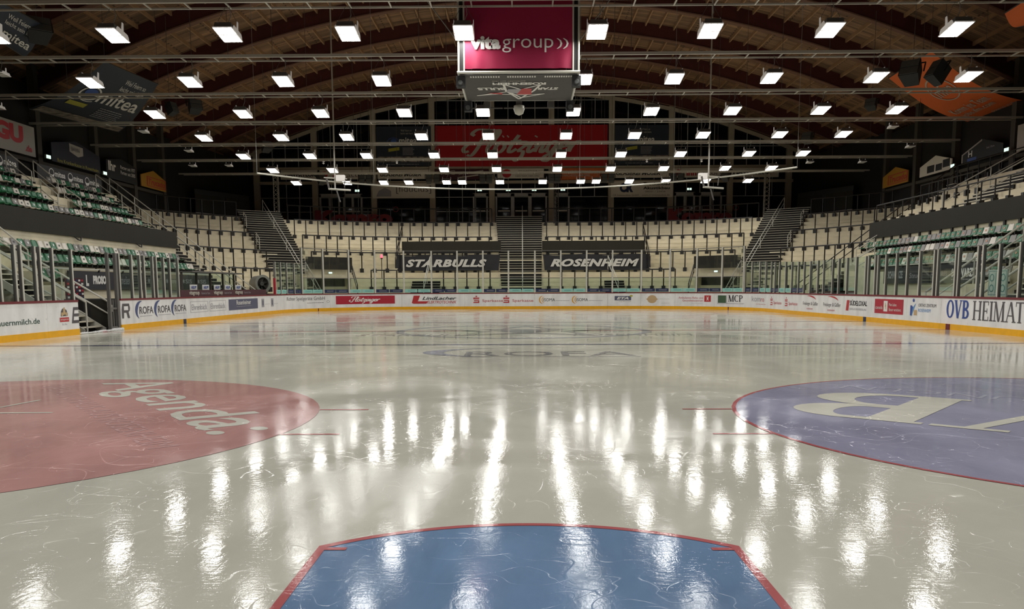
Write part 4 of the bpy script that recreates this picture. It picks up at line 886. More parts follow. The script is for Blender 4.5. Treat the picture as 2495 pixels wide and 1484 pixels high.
# dark sponsor walls in front of the stands
def side_sign(x, y0, y1, z0, z1, sx, name, label, cat, m, th=.05):
    o = thing(name, label, cat, (x, (y0 + y1) / 2, z0)); mb = MB(); mb.box(x - th / 2, x + th / 2, y0, y1, z0, z1); mb.build('panel', M[m], o)
    # art is laid on the face towards the ice: a runs left to right as seen from the ice
    f = plane((x + .03 * -sx, y0 if sx < 0 else y1, z0), (0, (y1 - y0) * (1 if sx < 0 else -1), 0), (0, 0, z1 - z0), .004)
    return o, f
def white_rail(x, y0, y1, z, label):
    o = thing('handrail', label, 'handrail', (x, y0, z), 'handrails'); mb = MB(); mb.bar((x, y0, z), (x, y1, z), .05, .06); mb.build('rail', M['alu_white'], o)
    n = max(2, int((y1 - y0) / 2))
    for i in range(n + 1): y = y0 + (y1 - y0) * i / n; mb = MB(); mb.box(x - .03, x + .03, y - .03, y + .03, z - .12, z); mb.build('post', M['black'], o)
o, f = side_sign(-18.4, 34.1, 40.6, 1.5, 2.28, -1, 'sponsor_wall', 'charcoal sponsor wall with white block lettering seen through the open gate', 'sponsor wall', 'banner_black')
art('lettering', glyphs('L', .0, .06), box_in(f, .20, .2, .235, .8), M['white_text'], o); art('lettering', glyphs('PROSOL', .0, .07), box_in(f, .29, .3, .49, .78), M['white_text'], o); art('lettering', glyphs('bh medien', 0, .0), box_in(f, .62, .3, .8, .8), M['light_text'], o)
o, f = side_sign(-18.4, 40.7, 49.4, 1.5, 2.28, -1, 'sponsor_wall', 'charcoal sponsor wall with pale logos behind the team bench', 'sponsor wall', 'banner_black')
for k in range(4): art('logo', shape([star(.5, .5, .5, .25, 6)]), box_in(f, .05 + .24 * k, .35, .09 + .24 * k, .75), M['light_text'], o); art('lettering', glyphs(('stangl', 'mietservice', 'SIS', 'SIS')[k], 0, .02), box_in(f, .1 + .24 * k, .4, .2 + .24 * k, .7), M['light_text'], o)
white_rail(-18.35, 32.2, 49.4, 2.36, 'white top rail along the sponsor walls on the gate side')
o, f = side_sign(17.85, 33.3, 37.3, 1.65, 2.45, 1, 'sponsor_wall', 'black sponsor wall with white SCHWARZ lettering behind the opposite handrails', 'sponsor wall', 'banner_black')
art('lettering', glyphs('SCHWARZE', 0, .05), box_in(f, .45, .3, .9, .75), M['white_text'], o); art('lettering', lines2d(1), box_in(f, .45, .12, .9, .24), M['light_text'], o); art('lettering', glyphs('HEITURES', .1, .0), box_in(f, .02, .35, .36, .6), M['light_text'], o)
o, f = side_sign(17.85, 37.4, 42.0, 1.65, 2.45, 1, 'sponsor_wall', 'black sponsor wall with pale lettering behind the green glass opposite the gate', 'sponsor wall', 'banner_black')
art('lettering', glyphs('SCHWARZE', 0, .05), box_in(f, .1, .3, .45, .75), M['light_text'], o); art('lettering', glyphs('Steuer', .1, 0), box_in(f, .6, .3, .85, .6), M['light_text'], o)
white_rail(17.8, 33.2, 42.2, 2.52, 'white top rail along the sponsor walls opposite the gate')

# ================================================================== GATE, STEPS, BENCH, FAN
o = thing('gate_leaf', 'grey metal rink gate leaf swung open beside the gate steps', 'gate', (-15.3, 31.1, 0))
mb = MB(); mb.box(-15.12, -15.02, 30.62, 30.72, 0, 2.84); mb.box(-15.12, -15.02, 31.2, 31.34, 0, 2.84); mb.build('post', M['alu'], o)
mb = MB(); mb.box(-15.95, -15.1, 31.0, 31.06, .12, 1.12); mb.build('leaf_sheet', M['fascia'], o)
for y in (30.78, 30.95, 31.12): mb = MB(); mb.box(-15.14, -15.08, y, y + .05, .1, 1.15); mb.build('upright', M['alu'], o)
mb = MB(); mb.box(-15.15, -15.05, 30.65, 31.25, .78, .85); mb.box(-15.15, -15.05, 30.65, 31.25, .1, .16); mb.build('crossbar', M['alu'], o); mb = MB(); mb.box(-15.2, -15.1, 30.9, 31.0, .7, .95); mb.build('latch', M['alu_white'], o)
o = thing('gate_steps', 'dark metal steps with pale treads rising from the open rink gate', 'steps', (-17.5, 29.9, 0))
for k in range(16):
    xa = -15.45 - .3 * k; z = .19 * (k + 1); mb = MB(); mb.box(xa - .3, xa, 29.45, 30.85, z - .04, z); mb.build('tread', M['tread'], o)
mb = MB()
for k in range(16): xa = -15.45 - .3 * k; z = .19 * (k + 1); mb.box(xa - .3, xa - .26, 29.5, 30.8, z - .22, z - .04)
mb.build('riser', M['darkriser'], o)
mb = MB()
for y in (29.42, 30.88): mb.bar((-15.4, y, .0), (-20.2, y, 3.04), .05, .24)
mb.build('stringer', M['alu_white'], o)
mb = MB(); mb.box(-17.7, -16.2, 30.98, 34, 0, 1.15); o2 = mb.build('plinth', M['darkriser']); struct(o2)
mb = MB(); mb.box(-20.6, -18.0, 31.05, 31.35, -.03, 2.2); struct(mb.build('wall_gate_side', M['concrete_in']))
handrail([(-15.25, 30.92, .08), (-20.2, 30.92, 3.05)], 'white handrail of the gate steps nearer the team bench', posts=4, r=.035)
handrail([(-15.25, 29.38, .08), (-20.2, 29.38, 3.05)], 'white handrail of the gate steps nearer the camera', posts=4, r=.035)
handrail([(-20.9, 33.2, 3.9), (-20.0, 32.0, 3.1), (-18.6, 31.8, 2.0)], 'white bent handrail at the end of the lower seat rows by the gate', posts=3, low=False)
handrail([(-19.95, 31.9, 2.5), (-19.1, 31.9, 1.95)], 'short white looped handrail beside the front seats near the gate', posts=2)
o = thing('press_backdrop', 'red and navy interview backdrop dotted with white logos behind the gate steps', 'backdrop', (-17.1, 32.2, .9))
mb = MB(); mb.box(-17.12, -17.08, 31.5, 32.75, 1.15, 1.95); mb.build('cloth', M['maroon_dark'], o); f = plane((-17.07, 31.5, 1.15), (0, 1.25, 0), (0, 0, .8), .004)
for nm, m, off in (('logo', 'white_text', 0), ('logo', 'red_ad', 1), ('logo', 'navy', 2)):
    art(nm, shape([rect(.05 + .16 * i, .04 + .16 * j, .05 + .16 * i + .12, .04 + .16 * j + .09) for i in range(6) for j in range(6) if (i + j) % 3 == off]), f, M[m], o)
# team bench
o = thing('sponsor_board', 'dark maroon sponsor board along the front of the team bench', 'sponsor board', (-15.2, 42, BT)); mb = MB(); strip(mb, 37.0, 49.2, .05, .1, BT, 1.47); mb.build('panel', M['maroon_dark'], o)
for a in (37.6, 40.6, 43.6): art('lettering', glyphs('vitagroup', 0, .03), box_in(on_path(.04), a + .3, 1.2, a + 1.5, 1.44), M['pale_text'], o); art('lettering', glyphs('Komm ins Team', 0, 0), box_in(on_path(.04), a + 1.75, 1.27, a + 2.8, 1.37), M['light_text'], o)
for k, y in enumerate((39.2, 40.7, 42.2, 43.7, 45.3)):
    o = thing('bench_card', 'white card with blue lettering on the bench glass, %s from the gate' % nth(k), 'card', (-15.35, y, 1.47)); mb = MB(); mb.box(-15.36, -15.34, y - .42, y + .42, 1.47, 1.72); mb.build('card', M['sticker_white'], o); art('lettering', glyphs('HELPP', .1, .03), plane((-15.33, y - .3, 1.53), (0, .6, 0), (0, 0, .13), .004), M['blue_text'], o)
o = thing('bench_shelter', 'glazed team bench shelter with pale logos between gate and fan', 'shelter', (-17, 45, .3))
for y in (41.9, 43.8, 45.7, 47.6, 49.4): mb = MB(); mb.box(-17.05, -16.95, y - .04, y + .04, .3, 2.35); mb.build('post', M['darksteel'], o)
mb = MB(); mb.box(-17.1, -16.4, 41.8, 49.5, 2.35, 2.42); mb.build('roof_bar', M['alu'], o)
mb = MB(); mb.add([(-17, 41.9, 1.3), (-17, 49.4, 1.3), (-17, 49.4, 2.35), (-17, 41.9, 2.35)], [(0, 1, 2, 3)]); mb.build('pane', M['glass_green'], o)
# fan on a dark platform
o = thing('drum_fan', 'round grey drum fan standing behind the boards beside the red post', 'fan', (-16.7, 53.4, 1.22)); c = Vector((-16.7, 53.4, 1.82)); ax = Vector((.75, -.66, .05)).normalized(); u = ax.cross(Vector((0, 0, 1))).normalized(); w = u.cross(ax)
def drum(r0, r1, d0, d1, n=28):
    mb = MB(); vs = []
    for (r_, d_) in ((r0, d0), (r1, d0), (r1, d1), (r0, d1)): vs += [c + ax * d_ + u * r_ * math.cos(2 * PI * k / n) + w * r_ * math.sin(2 * PI * k / n) for k in range(n)]
    fs = []
    for q in range(4):
        for k in range(n): fs.append((q * n + k, q * n + (k + 1) % n, ((q + 1) % 4) * n + (k + 1) % n, ((q + 1) % 4) * n + k))
    return mb.add(vs, fs)
drum(.47, .53, -.45, .32).build('housing', M['fan_grey'], o, smooth=False); drum(.40, .56, .30, .34).build('rim', M['fan_grey'], o); drum(0.02, .13, .0, .2).build('hub', M['darksteel'], o)
for k in range(7):
    a = 2 * PI * k / 7; e = u * math.cos(a) + w * math.sin(a); g = u * -math.sin(a) + w * math.cos(a); mb = MB(); p = [c + e * .12 + g * -.06 + ax * .02, c + e * .12 + g * .06 + ax * .12, c + e * .46 + g * .14 + ax * .14, c + e * .46 + g * -.10 + ax * .0]; mb.hexa(p, [v + ax * .012 for v in p]); mb.build('blade', M['darksteel'], o)
drum(.0, .47, -.44, -.42).build('back_grille', M['black'], o)
mb = MB()
for s_ in (-.35, .2): mb.bar(c + ax * s_ + u * .42 + Vector((0, 0, -.3)), c + ax * s_ + u * .3 + Vector((0, 0, -.62)), .06, .06); mb.bar(c + ax * s_ - u * .42 + Vector((0, 0, -.3)), c + ax * s_ - u * .3 + Vector((0, 0, -.62)), .06, .06)
mb.build('foot_frame', M['fan_grey'], o)
o = thing('fan_platform', 'low black platform under the round drum fan', 'platform', (-16.7, 53.4, 0)); mb = MB(); mb.box(-17.5, -15.9, 52.6, 54.3, 1.1, 1.2); mb.build('deck', M['black'], o)
for x in (-17.4, -16.0):
    for y in (52.7, 54.2): mb = MB(); mb.box(x - .04, x + .04, y - .04, y + .04, -.03, 1.1); mb.build('leg', M['black'], o)

# transition stairs beside the corner terraces
flight((-16.7, 49.75), (-16.7, 51.3), (-25.2, 49.75), (-25.2, 51.3), .35, 7.2, 34, 'dark stairs with pale treads between the gate-side seats and the corner terrace')
flight((17.0, 51.3), (17.0, 50.4), (25.6, 51.3), (25.6, 50.4), .35, 7.5, 34, 'dark stairs between the seats opposite the gate and the corner terrace')
handrail([(-16.2, 49.8, .3), (-25.0, 49.8, 7.2)], 'long white handrail down the gate-side stairs, edge nearer the seats', posts=7)
handrail([(-16.2, 51.4, .3), (-25.0, 51.4, 7.2)], 'long white handrail down the gate-side stairs, edge nearer the fan', posts=7)
handrail([(16.0, 50.4, .4), (25.4, 50.4, 7.6)], 'long black handrail climbing the stairs opposite the gate', posts=9, m='black')
# aisle and rails of the upper seats, gate side
o = thing('aisle_steps', 'short dark aisle steps between the upper seat blocks on the gate side', 'steps', (-23, 42.2, 4.83))
for k in range(9): x = -22.3 - .29 * k; z = 5.05 + .24 * k; mb = MB(); mb.box(x - .3, x, 41.4, 43.1, z - .05, z); mb.build('tread', M['tread'], o)
mb = MB()
for k in range(9): x = -22.3 - .29 * k; z = 5.05 + .24 * k; mb.box(x - .3, x - .05, 41.42, 43.08, z - .24, z - .05)
mb.build('riser', M['darkriser'], o)
for k, (a, b) in enumerate((((-22.5, 43.2, 5.1), (-23.3, 43.2, 5.7)), ((-23.6, 43.2, 6.0), (-24.8, 43.2, 7.0)), ((-22.6, 41.3, 5.1), (-23.4, 41.3, 5.8)), ((-23.8, 41.3, 6.2), (-25.0, 41.3, 7.2)))): handrail([a, b], ('white looped rail low on the aisle steps, side nearer the fan', 'white looped rail high on the aisle steps, side nearer the fan', 'white looped rail low on the aisle steps, side nearer the camera', 'white looped rail high on the aisle steps, side nearer the camera')[k], posts=2)
# upper terrace rails opposite the gate
def rail_line(pts, z, label, h=1.05, gap=1.1):
    o = thing('crush_barrier', label, 'barrier', (pts[0][0], pts[0][1], z), 'black crush barriers on the terraces'); a, b = Vector(pts[0] + (z,)), Vector(pts[1] + (z,))
    mb = MB(); mb.tube([a + Vector((0, 0, h)), b + Vector((0, 0, h))], .035, 6); mb.build('rail', M['black'], o); n = round((b - a).length / gap)
    for i in range(n + 1): p = a.lerp(b, i / n); mb = MB(); mb.tube([p + Vector((0, 0, -.1)), p + Vector((0, 0, h))], .035, 6); mb.box(-.12, .12, -.09, .09, -.1, .2, Matrix.Translation(p)); mb.build('post', M['black'], o)
rail_line([(20.7, 34.5), (20.7, 50.0)], 5.15, 'black barrier just above the fascia opposite the gate'); rail_line([(23.2, 43.9), (23.2, 50.0)], 6.3, 'black barrier halfway up the upper terrace opposite the gate'); rail_line([(26.3, 43.9), (26.3, 52.0)], 7.7, 'black barrier along the top of the upper terrace opposite the gate')
o = thing('aisle_steps', 'pale-edged aisle steps on the upper terrace opposite the gate', 'steps', (23, 42, 5.15))
for k in range(11): x = 21.4 + .42 * k; z = 5.4 + .23 * k; mb = MB(); mb.box(x, x + .42, 40.6, 43.4, z - .05, z); mb.build('tread', M['tread'], o)
mb = MB()
for k in range(11): x = 21.4 + .42 * k; z = 5.4 + .23 * k; mb.box(x + .04, x + .42, 40.62, 43.38, z - .23, z - .05)
mb.build('riser', M['darkriser'], o)
handrail([(21.3, 43.6, 5.2), (26, 43.6, 7.8)], 'white handrail of the upper aisle steps opposite the gate, far edge', posts=3); handrail([(21.3, 40.4, 5.2), (26, 40.4, 7.8)], 'white handrail of the upper aisle steps opposite the gate, near edge', posts=3)
for k, (x, y, z) in enumerate(((18.6, 46.2, 2.3), (19.4, 48.2, 2.9), (20.3, 49.0, 3.4))): handrail([(x - .5, y, z - .3), (x + .5, y, z + .3)], 'small white looped rail at the end of the %s row opposite the gate' % ('third', 'second', 'highest')[k], posts=2)
# white handrails behind the glass opposite the gate
for k, (a, b) in enumerate((((15.6, 33.0, .3), (19.2, 33.0, 2.9)), ((15.6, 31.0, .3), (19.6, 31.0, 3.1)), ((15.6, 29.0, .3), (19.6, 29.0, 3.1)))): handrail([a, b], 'long white handrail slanting up behind the glass opposite the gate, %s from the camera' % ('third', 'second', 'first')[k], posts=3, r=.04)
o = thing('gate_steps', 'dark steps with pale treads behind the glass opposite the gate', 'steps', (17.5, 30.3, 0))
for k in range(14): x = 15.9 + .28 * k; z = .3 + .19 * k; mb = MB(); mb.box(x, x + .28, 29.1, 30.9, z - .05, z); mb.build('tread', M['tread'], o)
mb = MB()
for k in range(14): x = 15.9 + .28 * k; z = .3 + .19 * k; mb.box(x + .22, x + .27, 29.1, 30.9, z - .1, z + .13)
mb.build('riser', M['darkriser'], o)

# ================================================================== SIGNS HIGH ON THE SIDE WALLS
for k, (y0, y1) in enumerate(((38.0, 42.4), (44.0, 50.6))):
    o, f = side_sign(-25.1, y0, y1, 7.2, 8.0, -1, 'railing_panel', '', 'sign', 'sign_black'); o['label'] = 'black railing panel with white bowl logos behind the top gate-side seats, ' + ('shorter one' if k == 0 else 'longer one')
    xs = (.60,) if k == 0 else (.16, .44, .71)
    for a in xs:
        w = .36 if k == 0 else .24; art('logo', shape(ring(.5, .5, .5, .5, .08) + crescent(.5, .5, .42, .42, 180, 360, .6) + ring(.62, .3, .5, .5, .06, 200, 300)), box_in(f, a, .3, a + w * .32, .9), M['white_text'], o); art('lettering', glyphs('mitea', 0, .02), box_in(f, a + w * .36, .42, a + w, .78), M['white_text'], o)
SGN = []
def gable(sx, y0, y1, z0, zs, zp, label, m):
    o = thing('gable_sign', label, 'sign', (sx * 27, (y0 + y1) / 2, z0)); x = sx * 27
    pts = [(x, y0, z0), (x, y1, z0), (x, y1, zs), (x, (y0 + y1) / 2, zp), (x, y0, zs)]; mb = MB(); mb.hexa(pts, [(x + .06 * sx, p[1], p[2]) for p in pts]); mb.build('board', M[m], o)
    f = plane((x, y0 if sx < 0 else y1, z0), (0, (y1 - y0) * (1 if sx < 0 else -1), 0), (0, 0, zs - z0), .01); return o, f
o = thing('wall_sign', 'big white sign with red block lettering high on the gate-side wall', 'sign', (-27, 44.5, 8.8)); mb = MB(); mb.box(-27.1, -27, 40.6, 47.3, 8.8, 10.4); mb.build('board', M['sign_white'], o)
f = plane((-27, 40.6, 8.8), (0, 6.7, 0), (0, 0, 1.6), .01); art('lettering', glyphs('TOGU', 0, .06), box_in(f, .1, .32, .84, .92), M['red_text'], o); art('lettering', glyphs('.de', 0, .04), box_in(f, .86, .12, .95, .34), M['red_text'], o)
o, f = gable(-1, 48.9, 54.4, 8.85, 9.9, 10.4, 'navy gabled sign with a white shield on the gate-side wall', 'sign_navy'); art('shield', shape([[(.35, 1.25), (.63, 1.2), (.63, .75), (.52, .6), (.35, .8)]]), f, M['sign_white'], o); art('lettering', glyphs('BAHN', 0, .0), plane((-26.97, 51.0, 9.75), (0, .9, 0), (0, 0, .25), .012), M['grey_text'], o); art('lettering', glyphs('Ihre Krankenkasse in Rosenheim', 0, 0), box_in(f, .1, .04, .95, .24), M['olive'], o)
o, f = gable(-1, 55.2, 59.4, 8.75, 9.9, 10.2, 'black gabled sign with white lines of print on the gate-side wall', 'sign_black'); art('lettering', glyphs('Ihr', 0, .03), box_in(f, .06, .45, .3, .98), M['white_text'], o); art('lettering', glyphs('Partner seit 1977', 0, 0), box_in(f, .45, .7, .95, .9), M['white_text'], o); art('lettering', glyphs('Partner seit 2005', 0, 0), box_in(f, .45, .4, .95, .6), M['white_text'], o)
for sx, w in ((-1, 'on the gate-side wall'), (1, 'on the wall opposite the gate')):
    o, f = gable(sx, 60.1, 64.2, 8.8, 9.6, 10.1, 'yellow gabled sign with red script ' + w, 'sign_yellow'); art('frame_line', shape(frame2d(.22, .15, .98, 1., .03, .06)), f, M['red_text'], o); art('lettering', glyphs('Trucado', .2, .02), box_in(f, .28, .3, .94, .85), M['red_text'], o)
o, f = gable(1, 54.2, 58.4, 8.85, 9.5, 10.0, 'white gabled sign with dark picture strip opposite the gate', 'sign_grey'); art('picture', shape([rect(.25, .2, .48, .9), rect(.52, .2, .72, .85), rect(.74, .35, .95, 1.1)]), f, M['sign_black'], o)
o, f = gable(1, 48.6, 53.0, 9.0, 9.5, 10.1, 'dark gabled sign with white edge and blue block opposite the gate', 'sign_black'); art('edge', shape([rect(0, 0, .03, 1.), [(0, 1.), (.5, 2.2), (.5, 2.0), (.03, .9)]]), f, M['sign_white'], o); art('block', shape([rect(.15, .0, .38, .35)]), f, M['sign_blue'], o); art('lettering', glyphs('H', 0, .02), box_in(f, .17, .5, .27, 1.2), M['white_text'], o); art('lettering', glyphs('bei Ihm', 0, 0), box_in(f, .62, .9, .8, 1.15), M['light_text'], o)
o = thing('wall_sign', 'big plain pale sign high on the wall opposite the gate', 'sign', (27, 44.5, 8.8)); mb = MB(); mb.box(27, 27.1, 41, 47.3, 8.8, 10.2); mb.build('board', M['sign_white'], o)
# posts, openings and exit signs of the side walls
for sx in (-1, 1):
    for y in (36.5, 42.8, 48.2, 54.6, 59.8, 64.6): mb = MB(); p, q = sorted((sx * 27.25, sx * 27.6)); mb.box(p, q, y - .22, y + .22, 6.8, ZB(27) + .6); struct(mb.build('wall_post', M['wallpost']))
    mb = MB(); p, q = sorted((sx * 27.3, sx * 27.6)); mb.box(p, q, 36, 65, 8.55, 8.75); struct(mb.build('wall_rail', M['wallpost']))
    for k, y in enumerate((49.6, 51.0, 52.4, 53.8, 56, 57.4)): mb = MB(); p, q = sorted((sx * 27.4, sx * 27.55)); mb.box(p, q, y - .06, y + .06, 7, 8.6); struct(mb.build('wall_mullion', M['wallpost']))
def exit_sign(x, y, z, rot, label):
    o = thing('exit_sign', label, 'exit sign', (x, y, z), 'lit exit signs'); R_ = Matrix.Translation((x, y, z)) @ Matrix.Rotation(rot, 4, 'Z')
    mb = MB(); mb.box(-.22, .22, .02, .12, -.11, .11, R_); mb.build('housing', M['sign_white'], o)
    mb = MB(); mb.box(-.2, -.03, -.01, .02, -.09, .09, R_); mb.box(.04, .2, -.01, .02, -.09, .09, R_); mb.build('lit_face', M['exit'], o)
exit_sign(-26.9, 48.4, 9.0, -PI / 2 * -1, 'lit exit sign on the gate-side wall beside the big white sign'); exit_sign(-26.9, 54.8, 8.95, PI / 2, 'lit exit sign on the gate-side wall between navy and black signs')
exit_sign(26.9, 48.1, 9.05, -PI / 2, 'lit exit sign on the wall opposite the gate beside the dark gabled sign'); exit_sign(26.9, 53.9, 9.0, -PI / 2, 'lit exit sign on the wall opposite the gate at the white gabled sign')
for x, l in ((-15.3, 'lit exit sign over the double doors of the glazed end wall, fan side'), (-3.95, 'lit exit sign over the single door beside the central doors, fan side'), (-1.3, 'lit exit sign over the central doors, nearer the fan'), (1.1, 'lit exit sign over the central doors, farther from the fan'), (3.75, 'lit exit sign over the single door next to the lattice mast'), (15.4, 'lit exit sign over the double doors of the end wall, away from the fan')): exit_sign(x, YF - .45, 10.5, 0, l)

# ================================================================== SIGNS ON THE GLAZED END WALL
def wall_ad(x0, x1, z0, z1, m, name, label, y=YF - .34):
    o = thing(name, label, 'sign' if name != 'wall_banner' else 'banner', ((x0 + x1) / 2, y, z0)); mb = MB(); mb.box(x0, x1, y, y + .05, z0, z1); mb.build('sheet', M[m], o); return o, plane((x0, y, z0), (x1 - x0, 0, 0), (0, 0, z1 - z0), .01)
o, f = wall_ad(-8.0, 7.85, 12.65, 16.33, 'red_banner', 'wall_banner', 'large red banner with pale brewery script across the glazed end wall'); art('lettering', BREW, box_in(f, .15, .1, .85, .92), M['pale_text'], o)
for x0, x1, w in ((-13.45, -8.4, 'fan side'), (8.5, 13.45, 'away from the fan')):
    o, f = wall_ad(x0, x1, 12.72, 16.28, 'banner_navy', 'wall_banner', 'dark navy banner with photo strip beside the red banner, ' + w)
    art('photo', shape([rect(0.02 + .245 * k, .1, .255 + .245 * k, .24) for k in range(4)]), f, M['photo'], o); art('lettering', glyphs('mitea', 0, .02), box_in(f, .42, .56, .74, .72), M['white_text'], o); art('logo', shape(ring(.5, .5, .5, .5, .06) + [ell(.55, .6, .25, .25)]), box_in(f, .2, .5, .42, .72), M['sign_blue'], o); art('lettering', glyphs('Weil Feiern so', 0, 0), box_in(f, .45, .87, .65, .92), M['pale_text'], o); art('lettering', glyphs('leicht sein kann.', 0, 0), box_in(f, .45, .8, .68, .85), M['pale_text'], o); art('label', shape([[(.22, .36), (.42, .4), (.42, .48), (.22, .44)]]), f, M['olive'], o); art('lettering', lines2d(6), box_in(f, .48, .27, .7, .47), M['light_text'], o); art('lettering', lines2d(1), box_in(f, .2, .03, .8, .06), M['light_text'], o)
for sx in (-1, 1):
    w = 'fan side' if sx < 0 else 'away from the fan'
    x0, x1 = (-22.4, -19.0) if sx < 0 else (19.2, 23.6); o, f = wall_ad(x0, x1, 11.55, 12.4, 'sign_grey', 'band_sign', 'pale band sign with bold dark capitals at the outer end, ' + w); art('lettering', glyphs('HAWRYLUK', 0, .05), box_in(f, .12 if sx < 0 else .05, .3, .98 if sx < 0 else .85, .75), M['black_text'], o)
    x0, x1 = (-18.8, -13.6) if sx < 0 else (13.9, 19.0); o, f = wall_ad(x0, x1, 11.55, 12.4, 'sign_grey', 'band_sign', 'pale band sign with red cogwheel logo, ' + w); art('logo', shape([star(.5, .5, .5, .38, 14)]), box_in(f, .03, .15, .16, .9), M['red_text'], o); art('lettering', glyphs('inn', 0, .04), box_in(f, .24, .2, .42, .72), M['red_text'], o); art('lettering', glyphs('Factory', 0, -.005), box_in(f, .43, .1, .9, .74), M['grey_text'], o)
    x0, x1 = (-13.4, -8.5) if sx < 0 else (8.4, 13.6); o, f = wall_ad(x0, x1, 11.55, 12.4, 'sign_grey', 'band_sign', 'pale band sign with slanted dark glazier capitals, ' + w); art('lettering', glyphs('GLASEREI MOSER', .2, .03), box_in(f, .05, .28, .83, .68), M['black_text'], o); art('logo', shape([star(.5, .5, .5, .1, 6)]), box_in(f, .86, .3, .95, .75), M['light_text'], o)
o, f = wall_ad(-8.1, -3.1, 11.45, 12.4, 'maroon_dark', 'band_sign', 'dark red band sign with white slanted bars'); art('bars', shape([[(.45, .15), (.98, .5), (.98, .62), (.45, .27)], [(.45, .5), (.9, .8), (.9, .9), (.45, .62)]]), f, M['pale_text'], o); art('lettering', glyphs('TEC', 0, 0), box_in(f, .08, .5, .38, .9), M['pale_text'], o)
o, f = wall_ad(-2.3, 2.0, 11.55, 12.45, 'sign_grey', 'band_sign', 'white band sign with red disc over the central doors'); art('disc', shape([ell(.2, .5, .1, .42)]), f, M['red_text'], o)
for k, t in enumerate(('FREUT EUCH AUF', 'EUER ZU EIN. NACH', 'DEIN TEAM. DEIN SPIEL.')): art('lettering', glyphs(t, 0, .0), box_in(f, .45 - .03 * k, .66 - .25 * k, .85 + .03 * k, .82 - .25 * k), M['grey_text'], o)
o, f = wall_ad(3.0, 8.0, 11.4, 12.45, 'sign_orange', 'band_sign', 'orange band sign with two pale lines of capitals'); art('lettering', glyphs('BLOND & SCHÖN GEBRÄUNT', 0, .01), box_in(f, .1, .6, .66, .85), M['pale_text'], o); art('lettering', glyphs('IM NÄCHSTEN HEIMSPIEL', 0, .01), box_in(f, .1, .28, .66, .52), M['pale_text'], o)
o, f = wall_ad(-13.9, -8.1, 9.8, 11.15, 'sign_grey', 'wall_sign', 'pale sign with thin bracketed roman lettering below the sign band'); art('lettering', glyphs('[fiducius]', 0, -.006), box_in(f, .38, .3, .94, .85), M['grey_text'], o); art('shape_mark', shape([[(.06, .12), (.3, .12), (.3, .5), (.2, .72), (.1, .5)]]), f, M['light_text'], o)
o, f = wall_ad(8.2, 13.9, 9.8, 11.25, 'sign_grey', 'wall_sign', 'pale sign with heavy dark builder lettering below the sign band'); art('lettering', glyphs('CR', 0, .07), box_in(f, .14, .3, .36, .88), M['navy'], o); art('lettering', glyphs('Trockenbau', 0, .03), box_in(f, .52, .74, .95, .92), M['black_text'], o); art('lettering', glyphs('Akustikbau', 0, .03), box_in(f, .52, .48, .95, .66), M['black_text'], o); art('lettering', glyphs('08031 / 23456', 0, 0), box_in(f, .55, .3, .88, .4), M['grey_text'], o); art('lettering', glyphs('CR Innenausbau GmbH', 0, 0), box_in(f, .03, .08, .45, .18), M['grey_text'], o); art('lettering', glyphs('www.cr-innenausbau.de', 0, 0), box_in(f, .5, .08, .95, .18), M['grey_text'], o)
# red cut-out lettering standing on the top walkway
for x0, x1, y, w in ((-18.9, -11.8, 76.9, 'fan side'), (13.2, 19.0, 76.9, 'away from the fan')):
    o = thing('standing_letters', 'row of big red letters standing behind the top terrace fence, ' + w, 'letters', ((x0 + x1) / 2, y, ZTOP))
    art('lettering', glyphs('Komro', 0, .07), plane((x0, y, ZTOP - .05), (x1 - x0, 0, 0), (0, 0, 1.35), .0), M['red_dim'], o); art('lettering', shape(ring(.5, .5, .5, .5, .12)), plane((x1 + .05, y, ZTOP + 1.1), (.5, 0, 0), (0, 0, .5), .0), M['red_dim'], o)
    mb = MB(); mb.box(x0, x1, y + .02, y + .06, ZTOP, ZTOP + .08); mb.build('base_rail', M['black'], o)

# ================================================================== LATTICE MASTS, CURVED NET RAIL, CAMERA BOXES
def mast(x, y, z0, z1, w, m, label):
    o = thing('lattice_mast', label, 'mast', (x, y, z0)); c = [(x - w / 2, y - w / 2), (x + w / 2, y - w / 2), (x, y + w / 2)]
    for p in c: mb = MB(); mb.tube([p + (z0,), p + (z1,)], .035, 5); mb.build('chord', M[m], o)
    mb = MB(); n = int((z1 - z0) / .35)
    for i in range(n):
        za, zb = z0 + (z1 - z0) * i / n, z0 + (z1 - z0) * (i + 1) / n
        for a, b in ((0, 1), (1, 2), (2, 0)): mb.tube([c[a] + (za,), c[b] + (zb,)], .018, 4)
    mb.build('lacing', M[m], o)
mast(-21.2, 73.2, ZT(15), 11.2, .45, 'steel', 'pale lattice mast beside the corner stairs, fan side'); mast(20.9, 73.2, ZT(15), 11.2, .45, 'steel', 'grey lattice mast beside the corner stairs, away from the fan'); mast(3.0, 75.5, ZT(15.5), 11.0, .4, 'darksteel', 'dark lattice mast beside the central doors')
o = thing('net_rail', 'long white curved rail hanging in a sweep above the far end', 'rail', (0, 55, 8)); pts = []
for i in range(33): a = -1 + 2 * i / 32; x = 15 * a; pts.append((x, 48.2 + 8.3 * (1 - abs(a) ** 2.4) - (1.2 if a > 0 else 0) * a, 8.0))
mb = MB(); mb.tube(pts, .05, 6); mb.build('rail', M['alu_white'], o)
for i in (0, 6, 12, 20, 26, 32): p = pts[i]; mb = MB(); mb.tube([p, (p[0], p[1], ZB(p[0]) + .5)], .012, 4); mb.build('hanger', M['cable'], o)
